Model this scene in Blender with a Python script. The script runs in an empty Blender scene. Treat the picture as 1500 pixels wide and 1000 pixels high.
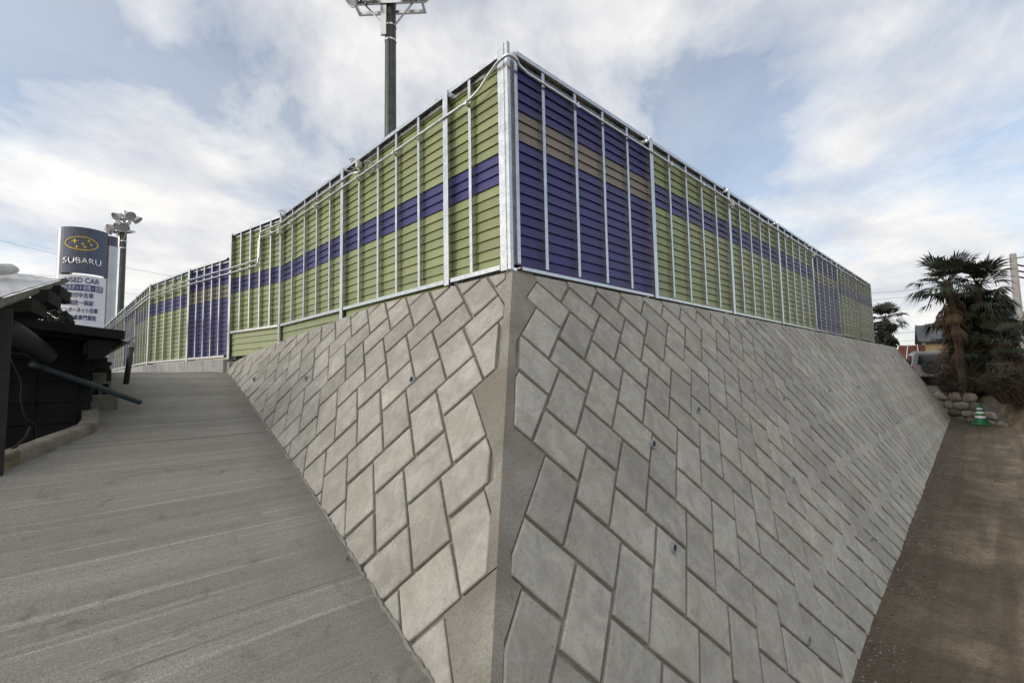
import bpy, math, random
from math import sin, cos, pi, sqrt, radians, atan2, hypot
from mathutils import Vector, Matrix, noise as mnoise
rnd = random.Random(7)
SC = bpy.context.scene
COL = SC.collection
V = Vector

# ------------------------------------------------------------------ camera
CAM = V((-2.2878, -2.3285, -0.7810))
CR = V((0.7170869, -0.6967485, -0.0181101))
CU = V((-0.0385856, -0.0656288, 0.9970978))
CF = V((0.6959149, 0.7143069, 0.0739460))
FPX = 689.39                      # focal length in pixels of the 1500 px wide photograph
cd = bpy.data.cameras.new('camera')
cam = bpy.data.objects.new('camera', cd); COL.objects.link(cam)
cd.sensor_width = 36; cd.lens = 36*FPX/1500
cd.clip_start = .05; cd.clip_end = 4000
m = Matrix((CR, CU, -CF)).transposed().to_4x4(); m.translation = CAM
cam.matrix_world = m
SC.camera = cam
SC.render.resolution_x = 1024; SC.render.resolution_y = 682
SC.view_settings.view_transform = 'Standard'; SC.view_settings.look = 'None'
SC.view_settings.exposure = 0.32; SC.view_settings.gamma = 1

def ray(px, py): return CF + CR*((px-750)/FPX) - CU*((py-500)/FPX)
def at(px, py, D):                # world point seen at photo pixel, D metres away horizontally
    d = ray(px, py); return CAM + d*(D/hypot(d.x, d.y))

# ------------------------------------------------------------------ sky and sun
SUN_EL, SUN_AZ = radians(22), atan2(.30, -.95)      # azimuth as a plan angle, low sun to the left, just behind the plane of the right barrier
SUNV = V((cos(SUN_EL)*cos(SUN_AZ), cos(SUN_EL)*sin(SUN_AZ), sin(SUN_EL)))
W = bpy.data.worlds.new('World'); SC.world = W; W.use_nodes = True
nt = W.node_tree; nt.nodes.clear()
def N(t, k, **kw):
    n = t.nodes.new(k)
    for a, b in kw.items(): setattr(n, a, b)
    return n
def L(t, a, b): t.links.new(a, b)
def mth(t, op, a, b=None, clamp=False):
    n = N(t, 'ShaderNodeMath', operation=op); n.use_clamp = clamp
    for i, x in enumerate((a, b)):
        if x is None: continue
        if isinstance(x, (int, float)): n.inputs[i].default_value = x
        else: L(t, x, n.inputs[i])
    return n.outputs[0]
def mixc(t, fac, a, b):
    n = N(t, 'ShaderNodeMix', data_type='RGBA')
    for k, x in ((0, fac), (6, a), (7, b)):
        if isinstance(x, (int, float)): n.inputs[k].default_value = x
        elif isinstance(x, tuple): n.inputs[k].default_value = (*x, 1)
        else: L(t, x, n.inputs[k])
    return n.outputs[2]
def ramp(t, x, stops):
    n = N(t, 'ShaderNodeValToRGB'); e = n.color_ramp.elements
    while len(e) < len(stops): e.new(.5)
    for q, (p, c) in zip(e, stops):
        q.position = p; q.color = (c, c, c, 1) if isinstance(c, (int, float)) else (*c, 1)
    L(t, x, n.inputs[0]); return n.outputs[0]
def nse(t, vec, scale, detail=6, rough=.55, dist=0):
    n = N(t, 'ShaderNodeTexNoise'); n.inputs['Scale'].default_value = scale
    n.inputs['Detail'].default_value = detail; n.inputs['Roughness'].default_value = rough
    n.inputs['Distortion'].default_value = dist
    if vec is not None: L(t, vec, n.inputs['Vector'])
    return n.outputs['Fac']

sky = N(nt, 'ShaderNodeTexSky', sky_type='NISHITA')
sky.sun_disc = False; sky.sun_elevation = SUN_EL; sky.sun_rotation = radians(90)-SUN_AZ
sky.air_density = 1.0; sky.dust_density = 1.5; sky.ozone_density = 1.5
tc = N(nt, 'ShaderNodeTexCoord')
sep = N(nt, 'ShaderNodeSeparateXYZ'); L(nt, tc.outputs['Generated'], sep.inputs[0])
zz = mth(nt, 'ADD', mth(nt, 'MAXIMUM', sep.outputs[2], 0.0), .22)
cmb = N(nt, 'ShaderNodeCombineXYZ')
px_, py_ = mth(nt, 'DIVIDE', sep.outputs[0], zz), mth(nt, 'DIVIDE', sep.outputs[1], zz)
L(nt, mth(nt, 'ADD', mth(nt, 'MULTIPLY', px_, .82), mth(nt, 'MULTIPLY', py_, .57)), cmb.inputs[0])          # streaks drawn out along the wind
L(nt, mth(nt, 'MULTIPLY', mth(nt, 'SUBTRACT', mth(nt, 'MULTIPLY', py_, .82), mth(nt, 'MULTIPLY', px_, .57)), 1.2), cmb.inputs[1])
cmb.inputs[2].default_value = 3.7
n1 = nse(nt, cmb.outputs[0], 1.5, 12, .60, .25)
dens = n1
# broad cloud banks (+) and openings (-): direction, sharpness, weight
def blob(px, py, k, w):
    global dens
    d = ray(px, py).normalized()
    vm = N(nt, 'ShaderNodeVectorMath', operation='DOT_PRODUCT'); L(nt, tc.outputs['Generated'], vm.inputs[0]); vm.inputs[1].default_value = d
    e = mth(nt, 'POWER', mth(nt, 'MAXIMUM', vm.outputs['Value'], 0.0), k)
    dens = mth(nt, 'ADD', dens, mth(nt, 'MULTIPLY', e, w))
for b_ in ((120, 240, 45, .22), (30, 70, 60, -.24), (340, 190, 150, -.20), (330, 330, 50, .12), (230, 60, 150, .12), (560, 90, 70, .16), (860, 40, 60, .10), (1010, 180, 220, -.1),
           (1180, 225, 120, .16), (1400, 130, 90, -.22), (1040, 60, 120, -.08), (1280, 130, 150, .10), (1480, 60, 120, .16), (1400, 330, 60, .2), (1130, 260, 220, -.06), (250, 300, 60, .14), (1330, 440, 80, .03)):
    blob(*b_)
for dv_, k_, w_ in (((-.68, -.68, .28), 2.5, .30),):       # added bright cloud, unseen behind the viewer, as fill for the right face
    vm = N(nt, 'ShaderNodeVectorMath', operation='DOT_PRODUCT'); L(nt, tc.outputs['Generated'], vm.inputs[0]); vm.inputs[1].default_value = V(dv_).normalized()
    dens = mth(nt, 'ADD', dens, mth(nt, 'MULTIPLY', mth(nt, 'POWER', mth(nt, 'MAXIMUM', vm.outputs['Value'], 0.0), k_), w_))
cov = ramp(nt, dens, ((.40, 0.0), (.51, .52), (.67, .96)))
n2 = nse(nt, cmb.outputs[0], 2.6, 6, .55)
shade = ramp(nt, n2, ((.34, (.58, .595, .64)), (.60, (.83, .815, .79))))
# clouds round the sun's side of the sky are brighter
vs = N(nt, 'ShaderNodeVectorMath', operation='DOT_PRODUCT'); L(nt, tc.outputs['Generated'], vs.inputs[0]); vs.inputs[1].default_value = SUNV
glow = mth(nt, 'ADD', 1.0, mth(nt, 'MULTIPLY', mth(nt, 'POWER', mth(nt, 'MAXIMUM', vs.outputs['Value'], 0.0), 3.0), 1.2))
cl = N(nt, 'ShaderNodeVectorMath', operation='SCALE'); L(nt, shade, cl.inputs[0]); L(nt, glow, cl.inputs['Scale'])
bg1 = N(nt, 'ShaderNodeBackground'); L(nt, sky.outputs[0], bg1.inputs[0]); bg1.inputs[1].default_value = .14
bg2 = N(nt, 'ShaderNodeBackground'); L(nt, cl.outputs[0], bg2.inputs[0]); bg2.inputs[1].default_value = .96
hz = mth(nt, 'MULTIPLY', mth(nt, 'POWER', mth(nt, 'SUBTRACT', 1.0, mth(nt, 'MAXIMUM', sep.outputs[2], 0.0)), 9.0), .8)
veil = mth(nt, 'MAXIMUM', mth(nt, 'MAXIMUM', cov, hz), .32)
ms = N(nt, 'ShaderNodeMixShader'); L(nt, veil, ms.inputs[0]); L(nt, bg1.outputs[0], ms.inputs[1]); L(nt, bg2.outputs[0], ms.inputs[2])
wo = N(nt, 'ShaderNodeOutputWorld'); L(nt, ms.outputs[0], wo.inputs[0])
sd = bpy.data.lights.new('sun', 'SUN'); sd.energy = .62; sd.angle = radians(12); sd.color = (1, .93, .83)
so = bpy.data.objects.new('sun', sd); COL.objects.link(so)
so.rotation_euler = SUNV.to_track_quat('Z', 'Y').to_euler()

# ------------------------------------------------------------------ helpers
def tag(o, label=None, cat=None, group=None, kind=None):
    for k, v in (('label', label), ('category', cat), ('group', group), ('kind', kind)):
        if v: o[k] = v
    return o
def empty(name, loc, label=None, cat=None, group=None, rz=0):
    o = bpy.data.objects.new(name, None); COL.objects.link(o); o.location = loc; o.rotation_euler = (0, 0, rz)
    o.empty_display_size = .2
    return tag(o, label, cat, group)
def copy_tree(o, parent=None):
    c = o.copy(); COL.objects.link(c)
    if parent is not None: c.parent = parent
    for ch in list(o.children): copy_tree(ch, c)
    return c

class MB:
    def __init__(s): s.v = []; s.f = []; s.m = []; s.tone = []
    def face(s, pts, mi=0, tone=.5):
        i = len(s.v); s.v += [tuple(p) for p in pts]; s.f.append(tuple(range(i, i+len(pts)))); s.m.append(mi); s.tone.append(tone)
    def raw(s, vs, fs, mi=0, tone=.5):
        i = len(s.v); s.v += [tuple(p) for p in vs]
        for f in fs: s.f.append(tuple(i+k for k in f)); s.m.append(mi); s.tone.append(tone)
    def hexa(s, p, mi=0, tone=.5):            # 8 points: bottom ring, top ring
        s.raw(p, [(3, 2, 1, 0), (4, 5, 6, 7), (0, 1, 5, 4), (1, 2, 6, 5), (2, 3, 7, 6), (3, 0, 4, 7)], mi, tone)
    def box(s, x0, x1, y0, y1, z0, z1, mi=0, M=None, tone=.5):
        p = [V(q) for q in ((x0, y0, z0), (x1, y0, z0), (x1, y1, z0), (x0, y1, z0), (x0, y0, z1), (x1, y0, z1), (x1, y1, z1), (x0, y1, z1))]
        if M is not None: p = [M @ q for q in p]
        s.hexa(p, mi, tone)
    def tube(s, pts, r, n=8, mi=0, cap=True, tone=.5):
        pts = [V(p) for p in pts]; rs = r if isinstance(r, (list, tuple)) else [r]*len(pts)
        vs = []; fs = []; up = None
        for i, p in enumerate(pts):
            d = (pts[min(i+1, len(pts)-1)] - pts[max(i-1, 0)]).normalized()
            if up is None: up = V((0, 0, 1)) if abs(d.z) < .9 else V((1, 0, 0))
            a = d.cross(up).normalized(); up = a.cross(d).normalized()
            for k in range(n):
                t = 2*pi*k/n; vs.append(p + (a*cos(t) + up*sin(t))*rs[i])
        for i in range(len(pts)-1):
            for k in range(n): fs.append((i*n+k, i*n+(k+1) % n, (i+1)*n+(k+1) % n, (i+1)*n+k))
        if cap: fs.append(tuple(range(n-1, -1, -1))); fs.append(tuple((len(pts)-1)*n+k for k in range(n)))
        s.raw(vs, fs, mi, tone)
    def lathe(s, prof, n=20, M=None, mi=0):   # prof: (r, z)
        vs = []; fs = []
        for r, z in prof:
            for k in range(n):
                q = V((r*cos(2*pi*k/n), r*sin(2*pi*k/n), z)); vs.append(M @ q if M is not None else q)
        for i in range(len(prof)-1):
            for k in range(n): fs.append((i*n+k, i*n+(k+1) % n, (i+1)*n+(k+1) % n, (i+1)*n+k))
        s.raw(vs, fs, mi)
    def build(s, name, mat, parent=None, smooth=False, recalc=False, bevel=0):
        me = bpy.data.meshes.new(name); me.from_pydata(s.v, [], s.f)
        for mm in (mat if isinstance(mat, (list, tuple)) else [mat]): me.materials.append(mm)
        me.polygons.foreach_set('material_index', s.m)
        a = me.color_attributes.new('tone', 'FLOAT_COLOR', 'CORNER')
        buf = []
        for p, t in zip(me.polygons, s.tone): buf += [t, t, t, 1.0]*p.loop_total
        a.data.foreach_set('color', buf)
        if smooth: me.polygons.foreach_set('use_smooth', [True]*len(me.polygons))
        me.update()
        if recalc:
            import bmesh
            b = bmesh.new(); b.from_mesh(me); bmesh.ops.recalc_face_normals(b, faces=b.faces); b.to_mesh(me); b.free()
        o = bpy.data.objects.new(name, me); COL.objects.link(o)
        if parent is not None: o.parent = parent
        if bevel:
            bm = o.modifiers.new('bevel', 'BEVEL'); bm.width = bevel; bm.segments = 2; bm.limit_method = 'ANGLE'
        return o

def frame(o, xaxis, zaxis=V((0, 0, 1))):      # matrix with x along xaxis, z up
    x = V(xaxis).normalized(); z = V(zaxis); y = z.cross(x).normalized(); z = x.cross(y)
    M = Matrix((x, y, z)).transposed().to_4x4(); M.translation = V(o); return M

# ------------------------------------------------------------------ materials
def newmat(name):
    m_ = bpy.data.materials.new(name); m_.use_nodes = True; t = m_.node_tree; t.nodes.clear()
    o = N(t, 'ShaderNodeOutputMaterial'); p = N(t, 'ShaderNodeBsdfPrincipled'); L(t, p.outputs[0], o.inputs[0])
    return m_, t, p
def setc(t, p, key, x):
    if isinstance(x, (int, float)): p.inputs[key].default_value = x
    elif isinstance(x, tuple): p.inputs[key].default_value = (*x, 1)
    else: L(t, x, p.inputs[key])
def bump(t, p, h, strength=.3, dist=.01):
    b = N(t, 'ShaderNodeBump'); b.inputs['Strength'].default_value = strength; b.inputs['Distance'].default_value = dist
    L(t, h, b.inputs['Height']); L(t, b.outputs[0], p.inputs['Normal'])
def mapped(t, scale=(1, 1, 1), rot=(0, 0, 0), coord='Object'):
    c = N(t, 'ShaderNodeTexCoord'); mp = N(t, 'ShaderNodeMapping'); mp.inputs['Scale'].default_value = scale; mp.inputs['Rotation'].default_value = rot
    L(t, c.outputs[coord], mp.inputs['Vector']); return mp.outputs[0]
def simple(name, col, rough=.6, metal=0, var=.25, scale=6, bmp=.15, tone=False, spec=None):
    m_, t, p = newmat(name)
    v = mapped(t); n = nse(t, v, scale, 5)
    lo = tuple(c*(1-var) for c in col); hi = tuple(min(1, c*(1+var)) for c in col)
    c = mixc(t, ramp(t, n, ((.3, 0.0), (.7, 1.0))), lo, hi)
    if tone:
        a = N(t, 'ShaderNodeVertexColor', layer_name='tone')
        g = N(t, 'ShaderNodeMix', data_type='RGBA', blend_type='MULTIPLY'); g.inputs[0].default_value = 1
        L(t, c, g.inputs[6]); s2 = N(t, 'ShaderNodeVectorMath', operation='SCALE'); L(t, a.outputs[0], s2.inputs[0]); s2.inputs['Scale'].default_value = 2.0
        L(t, s2.outputs[0], g.inputs[7]); c = g.outputs[2]
    setc(t, p, 'Base Color', c); setc(t, p, 'Roughness', rough); setc(t, p, 'Metallic', metal)
    if spec is not None: p.inputs['Specular IOR Level'].default_value = spec
    if bmp: bump(t, p, nse(t, v, scale*6, 4), bmp, .01)
    return m_
MT = {}
def block_mat():
    m_, t, p = newmat('block_concrete')
    v = mapped(t)
    a = N(t, 'ShaderNodeVertexColor', layer_name='tone'); sa = N(t, 'ShaderNodeSeparateColor'); L(t, a.outputs[0], sa.inputs[0]); tone = sa.outputs[0]
    cmb_ = N(t, 'ShaderNodeCombineXYZ'); L(t, mth(t, 'MULTIPLY', tone, 37.0), cmb_.inputs[2]); L(t, mth(t, 'MULTIPLY', tone, 91.0), cmb_.inputs[0])
    va = N(t, 'ShaderNodeVectorMath', operation='ADD'); L(t, v, va.inputs[0]); L(t, cmb_.outputs[0], va.inputs[1])   # each block its own patch of the pattern
    cloud = nse(t, va.outputs[0], 4.6, 4, .5, 1.3)
    swirl = nse(t, va.outputs[0], 11, 3, .5, 2.2)
    fine = nse(t, v, 90, 4, .7)
    c = mixc(t, ramp(t, cloud, ((.36, 0.0), (.64, 1.0))), (.355, .340, .300), (.475, .455, .402))
    c = mixc(t, mth(t, 'MULTIPLY', ramp(t, swirl, ((.38, 1.0), (.56, 0.0))), .34), c, (.26, .25, .225))
    warm = ramp(t, nse(t, va.outputs[0], 2.1, 3), ((.48, 0.0), (.76, .40)))
    c = mixc(t, warm, c, (.36, .315, .25))
    wv = N(t, 'ShaderNodeMapping'); wv.inputs['Scale'].default_value = (14, 14, 1.4); L(t, va.outputs[0], wv.inputs[0])
    c = mixc(t, mth(t, 'MULTIPLY', ramp(t, nse(t, wv.outputs[0], 1, 4, .5), ((.50, 0.0), (.72, 1.0))), .28), c, (.235, .225, .20))
    c = mixc(t, mth(t, 'MULTIPLY', ramp(t, fine, ((.35, 1.0), (.5, 0.0))), .30), c, (.16, .155, .14))
    spk = ramp(t, nse(t, v, 38, 2, .5), ((.23, 1.0), (.29, 0.0)))
    c = mixc(t, mth(t, 'MULTIPLY', spk, .5), c, (.10, .095, .085))
    pits = N(t, 'ShaderNodeTexVoronoi'); pits.inputs['Scale'].default_value = 16; L(t, va.outputs[0], pits.inputs['Vector'])
    c = mixc(t, ramp(t, pits.outputs['Distance'], ((.05, .7), (.075, 0.0))), c, (.09, .085, .08))
    c = mixc(t, ramp(t, nse(t, v, .8, 5, .6, .6), ((.38, .30), (.60, 0.0))), c, (.20, .185, .155))
    c = mixc(t, ramp(t, nse(t, v, 2.3, 6, .65, .3), ((.60, 0.0), (.78, .35))), c, (.46, .45, .42))
    g = N(t, 'ShaderNodeVectorMath', operation='SCALE'); L(t, c, g.inputs[0]); L(t, mth(t, 'ADD', mth(t, 'MULTIPLY', tone, .24), .88), g.inputs['Scale'])
    setc(t, p, 'Base Color', g.outputs[0]); setc(t, p, 'Roughness', .82); p.inputs['Specular IOR Level'].default_value = .3
    h = mth(t, 'ADD', mth(t, 'MULTIPLY', fine, .5), mth(t, 'MULTIPLY', cloud, 1.6)); bump(t, p, h, .45, .012)
    return m_
MT['block'] = block_mat()
MT['mortar'] = simple('mortar', (.21, .198, .168), .9, var=.3, scale=9, bmp=.3)
def infill_mat():
    m_, t, p = newmat('infill_concrete'); v = mapped(t)
    st = N(t, 'ShaderNodeMapping'); st.inputs['Scale'].default_value = (11, 11, 1.1); L(t, v, st.inputs[0])
    run = nse(t, st.outputs[0], 1, 5, .6, .4); big = nse(t, v, 2.4, 5, .6, .5); fine = nse(t, v, 80, 4, .7)
    c = mixc(t, ramp(t, big, ((.35, 0.0), (.65, 1.0))), (.215, .200, .168), (.345, .328, .290))
    c = mixc(t, mth(t, 'MULTIPLY', ramp(t, run, ((.45, 0.0), (.68, 1.0))), .55), c, (.25, .21, .16))
    c = mixc(t, mth(t, 'MULTIPLY', ramp(t, fine, ((.35, 1.0), (.52, 0.0))), .4), c, (.10, .093, .08))
    setc(t, p, 'Base Color', c); setc(t, p, 'Roughness', .86); p.inputs['Specular IOR Level'].default_value = .25
    bump(t, p, mth(t, 'ADD', fine, mth(t, 'MULTIPLY', big, 2.0)), .5, .012); return m_
MT['infill'] = infill_mat()
def ramp_mat():
    m_, t, p = newmat('ramp_concrete')
    v = mapped(t)
    v1 = N(t, 'ShaderNodeMapping'); v1.inputs['Scale'].default_value = (.30, 4.5, 1); v1.inputs['Rotation'].default_value = (0, 0, radians(4)); L(t, v, v1.inputs[0])
    v2 = N(t, 'ShaderNodeMapping'); v2.inputs['Scale'].default_value = (1.0, 70, 1); v2.inputs['Rotation'].default_value = (0, 0, radians(3)); L(t, v, v2.inputs[0])
    bl = nse(t, v1.outputs[0], 1.0, 6, .65, .2); bf = nse(t, v2.outputs[0], 1.0, 4, .6, .1); fine = nse(t, v, 120, 3, .7); big = nse(t, v, .9, 4, .5)
    c = mixc(t, ramp(t, bl, ((.30, 0.0), (.70, 1.0))), (.285, .270, .233), (.44, .42, .366))
    c = mixc(t, mth(t, 'MULTIPLY', ramp(t, bf, ((.35, 1.0), (.55, 0.0))), .30), c, (.24, .23, .205))
    c = mixc(t, mth(t, 'MULTIPLY', ramp(t, bf, ((.60, 0.0), (.70, 1.0))), .35), c, (.44, .43, .40))
    c = mixc(t, mth(t, 'MULTIPLY', ramp(t, big, ((.36, 1.0), (.60, 0.0))), .45), c, (.25, .24, .212))
    v3 = N(t, 'ShaderNodeMapping'); v3.inputs['Scale'].default_value = (.28, 20, 1); v3.inputs['Rotation'].default_value = (0, 0, radians(5)); L(t, v, v3.inputs[0])
    ln = nse(t, v3.outputs[0], 1.0, 8, .75, .3)
    c = mixc(t, mth(t, 'MULTIPLY', ramp(t, ln, ((.37, 1.0), (.42, 0.0))), .62), c, (.13, .122, .105))
    c = mixc(t, mth(t, 'MULTIPLY', ramp(t, ln, ((.57, 0.0), (.61, 1.0))), .50), c, (.60, .58, .53))
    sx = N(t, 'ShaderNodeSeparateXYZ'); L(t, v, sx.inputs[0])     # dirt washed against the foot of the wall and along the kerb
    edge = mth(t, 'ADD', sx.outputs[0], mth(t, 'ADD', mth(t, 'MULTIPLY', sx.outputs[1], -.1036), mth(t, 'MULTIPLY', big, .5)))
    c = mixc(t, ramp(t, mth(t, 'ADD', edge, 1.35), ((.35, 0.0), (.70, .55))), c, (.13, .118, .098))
    pits = ramp(t, nse(t, v, 42, 3, .6), ((.25, 1.0), (.33, 0.0)))
    c = mixc(t, mth(t, 'MULTIPLY', pits, .8), c, (.06, .056, .05))
    blot = ramp(t, nse(t, v, 5, 5, .7, .6), ((.30, .6), (.42, 0.0)))
    c = mixc(t, blot, c, (.15, .14, .122))
    c = mixc(t, mth(t, 'MULTIPLY', ramp(t, fine, ((.42, 1.0), (.58, 0.0))), .5), c, (.15, .144, .13))
    setc(t, p, 'Base Color', c); setc(t, p, 'Roughness', .88); p.inputs['Specular IOR Level'].default_value = .25
    h = mth(t, 'ADD', mth(t, 'ADD', mth(t, 'MULTIPLY', bf, .8), mth(t, 'MULTIPLY', fine, .6)), mth(t, 'ADD', mth(t, 'MULTIPLY', bl, 1.0), mth(t, 'MULTIPLY', ln, 1.2))); bump(t, p, h, .75, .016)
    return m_
MT['ramp'] = ramp_mat()
def dirt_mat():
    m_, t, p = newmat('dirt')
    v = mapped(t)
    big = nse(t, v, .55, 6, .6, .4); mid = nse(t, v, 3.2, 6, .65); fine = nse(t, v, 45, 4, .7)
    vt = N(t, 'ShaderNodeMapping'); vt.inputs['Scale'].default_value = (.25, 3.2, 1); L(t, v, vt.inputs[0]); trk = nse(t, vt.outputs[0], 1.3, 4, .55, .8)
    c = mixc(t, ramp(t, mid, ((.3, 0.0), (.7, 1.0))), (.235, .185, .126), (.43, .35, .25))
    c = mixc(t, mth(t, 'MULTIPLY', ramp(t, trk, ((.40, 1.0), (.55, 0.0))), .45), c, (.085, .066, .05))
    # curved tyre tracks sweeping away from the wall
    tw = N(t, 'ShaderNodeVectorMath', operation='DISTANCE'); L(t, v, tw.inputs[0]); tw.inputs[1].default_value = (14, -16, -2.6)
    tn = mth(t, 'ADD', tw.outputs['Value'], mth(t, 'MULTIPLY', mid, .25))
    tk = mth(t, 'PINGPONG', tn, .85); tread = mth(t, 'PINGPONG', mth(t, 'MULTIPLY', tn, 9.0), .5)
    tm = mth(t, 'MULTIPLY', ramp(t, tk, ((.10, 1.0), (.26, 0.0))), ramp(t, nse(t, v, .35, 4), ((.45, 0.0), (.55, 1.0))))
    c = mixc(t, mth(t, 'MULTIPLY', tm, mth(t, 'ADD', .30, mth(t, 'MULTIPLY', tread, .5))), c, (.11, .086, .062))
    sx = N(t, 'ShaderNodeSeparateXYZ'); L(t, v, sx.inputs[0])
    # darker soil in a band along the foot of the wall
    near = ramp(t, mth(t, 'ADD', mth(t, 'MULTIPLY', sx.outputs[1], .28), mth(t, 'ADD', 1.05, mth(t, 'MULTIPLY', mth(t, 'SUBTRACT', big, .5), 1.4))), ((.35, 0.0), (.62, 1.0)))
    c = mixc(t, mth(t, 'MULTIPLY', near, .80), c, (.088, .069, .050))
    c = mixc(t, mth(t, 'MULTIPLY', ramp(t, big, ((.37, 1.0), (.47, 0.0))), .72), c, (.10, .079, .058))
    c = mixc(t, mth(t, 'MULTIPLY', ramp(t, fine, ((.38, 1.0), (.55, 0.0))), .5), c, (.085, .069, .053))
    c = mixc(t, mth(t, 'MULTIPLY', ramp(t, fine, ((.60, 0.0), (.72, 1.0))), .45), c, (.30, .27, .23))
    setc(t, p, 'Base Color', c); setc(t, p, 'Roughness', .95); p.inputs['Specular IOR Level'].default_value = .15
    bump(t, p, mth(t, 'ADD', mth(t, 'MULTIPLY', fine, .6), mth(t, 'MULTIPLY', mid, 2.0)), .8, .04)
    return m_
MT['dirt'] = dirt_mat()
def galv_mat(name='galvanised_steel', col=(.56, .565, .555), rough=.24):
    m_, t, p = newmat(name); v = mapped(t)
    n = nse(t, v, 12, 5, .6); vo = N(t, 'ShaderNodeTexVoronoi'); vo.inputs['Scale'].default_value = 70; L(t, v, vo.inputs['Vector'])
    ls = N(t, 'ShaderNodeMapping'); ls.inputs['Scale'].default_value = (30, 30, 1.2); L(t, v, ls.inputs[0]); st = nse(t, ls.outputs[0], 1, 3)
    f = mth(t, 'ADD', mth(t, 'MULTIPLY', n, .55), mth(t, 'ADD', mth(t, 'MULTIPLY', vo.outputs['Color'], .18), mth(t, 'MULTIPLY', st, .35)))
    c = mixc(t, ramp(t, f, ((.30, 0.0), (.75, 1.0))), tuple(x*.72 for x in col), tuple(min(1, x*1.22) for x in col))
    setc(t, p, 'Base Color', c); setc(t, p, 'Metallic', 1.0); setc(t, p, 'Roughness', mth(t, 'ADD', mth(t, 'MULTIPLY', n, .25), rough-.10))
    bump(t, p, n, .05, .004)
    return m_
MT['galv'] = galv_mat()
MT['pipe'] = galv_mat('conduit_steel', (.72, .73, .74), .30)
def slat_mat(name, col, rough=.42):
    m_, t, p = newmat(name); v = mapped(t); n = nse(t, v, 3.0, 5, .55)
    ls = N(t, 'ShaderNodeMapping'); ls.inputs['Scale'].default_value = (9, 9, 1.1); L(t, v, ls.inputs[0]); st = nse(t, ls.outputs[0], 1, 4)
    a = N(t, 'ShaderNodeVertexColor', layer_name='tone'); sa = N(t, 'ShaderNodeSeparateColor'); L(t, a.outputs[0], sa.inputs[0])
    f = mth(t, 'ADD', mth(t, 'MULTIPLY', n, .5), mth(t, 'MULTIPLY', st, .5))
    c = mixc(t, ramp(t, f, ((.3, 0.0), (.7, 1.0))), tuple(x*.86 for x in col), tuple(x*1.12 for x in col))
    g = N(t, 'ShaderNodeVectorMath', operation='SCALE'); L(t, c, g.inputs[0]); L(t, mth(t, 'ADD', mth(t, 'MULTIPLY', sa.outputs[0], .22), .89), g.inputs['Scale'])
    setc(t, p, 'Base Color', g.outputs[0]); setc(t, p, 'Roughness', mth(t, 'ADD', mth(t, 'MULTIPLY', n, .2), rough-.1))
    vo = nse(t, v, 220, 2, .6); bump(t, p, vo, .10, .002)
    return m_
MT['green'] = slat_mat('green_slat', (.268, .300, .130))
MT['blue'] = slat_mat('blue_slat', (.034, .029, .145))
MT['beige'] = slat_mat('beige_slat', (.205, .175, .138))
MT['dark'] = simple('recess_shade', (.02, .02, .022), .8, bmp=0)  # near-black colour stands in for shade in slat gaps and pipe mouths
MT['blackwood'] = simple('black_boards', (.0065, .0065, .007), .75, var=.5, scale=5, bmp=.4, spec=.25)
MT['darkwood'] = simple('weathered_wood', (.016, .014, .012), .85, var=.4, scale=8, bmp=.4)
MT['greywood'] = simple('grey_beam', (.16, .155, .14), .85, var=.35, scale=9, bmp=.4)
MT['sheet'] = simple('pale_roof_sheet', (.50, .50, .49), .55, var=.18, scale=4, bmp=.2)
MT['roofdark'] = simple('dark_roof_sheet', (.016, .016, .018), .6, var=.4, scale=5, bmp=.2)
MT['pvc'] = simple('grey_pvc', (.30, .31, .31), .45, var=.1, bmp=0)
MT['pvcdark'] = simple('dark_pvc', (.035, .032, .036), .4, var=.25, bmp=.05)
MT['bluepipe'] = simple('blue_pipe', (.030, .052, .072), .45, var=.35, scale=10, bmp=.1)
MT['oldconc'] = simple('old_concrete', (.20, .19, .16), .92, var=.4, scale=7, bmp=.5)
MT['moss'] = simple('mossy_concrete', (.17, .155, .095), .95, var=.45, scale=6, bmp=.5)
MT['conc'] = simple('footing_concrete', (.33, .325, .31), .85, var=.2, scale=6, bmp=.3)
MT['pole'] = simple('dark_painted_steel', (.075, .082, .076), .5, .5, var=.25, scale=5, bmp=.05)
MT['lamp'] = simple('lamp_housing', (.56, .55, .52), .45, .3, var=.12, bmp=0)
MT['lampglass'] = simple('lamp_glass', (.32, .34, .36), .12, 0, var=.1, bmp=0)

# ================================================================== THE RETAINING WALL
B = .47; BL = .545; ZC = -.03; NN = sqrt(1+B*B); NNL = sqrt(1+BL*BL)     # the left face leans a little more
PR = .377; QR = .2628
def clip(poly, f):                            # keep f(p) >= 0
    out = []
    for i in range(len(poly)):
        a, b = poly[i], poly[(i+1) % len(poly)]; fa, fb = f(a), f(b)
        if fa >= 0: out.append(a)
        if (fa >= 0) != (fb >= 0):
            t = fa/(fa-fb); out.append((a[0]+(b[0]-a[0])*t, a[1]+(b[1]-a[1])*t))
    return out
def area(p): return .5*sum(p[i][0]*p[(i+1) % len(p)][1]-p[(i+1) % len(p)][0]*p[i][1] for i in range(len(p)))
def inset(poly, d):
    if area(poly) < 0: poly = poly[::-1]
    res = poly
    for i in range(len(poly)):
        a, b = poly[i], poly[(i+1) % len(poly)]; ex, ey = b[0]-a[0], b[1]-a[1]; l = hypot(ex, ey)
        if l < 1e-5: continue
        nx, ny = -ey/l, ex/l
        res = clip(res, lambda p: (p[0]-a[0])*nx+(p[1]-a[1])*ny-d)
        if len(res) < 3: return []
    return dedupe(res)
def dedupe(p):
    o = []
    for q in p:
        if not o or hypot(q[0]-o[-1][0], q[1]-o[-1][1]) > 1e-4: o.append(q)
    if len(o) > 1 and hypot(o[0][0]-o[-1][0], o[0][1]-o[-1][1]) < 1e-4: o.pop()
    return o
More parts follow.
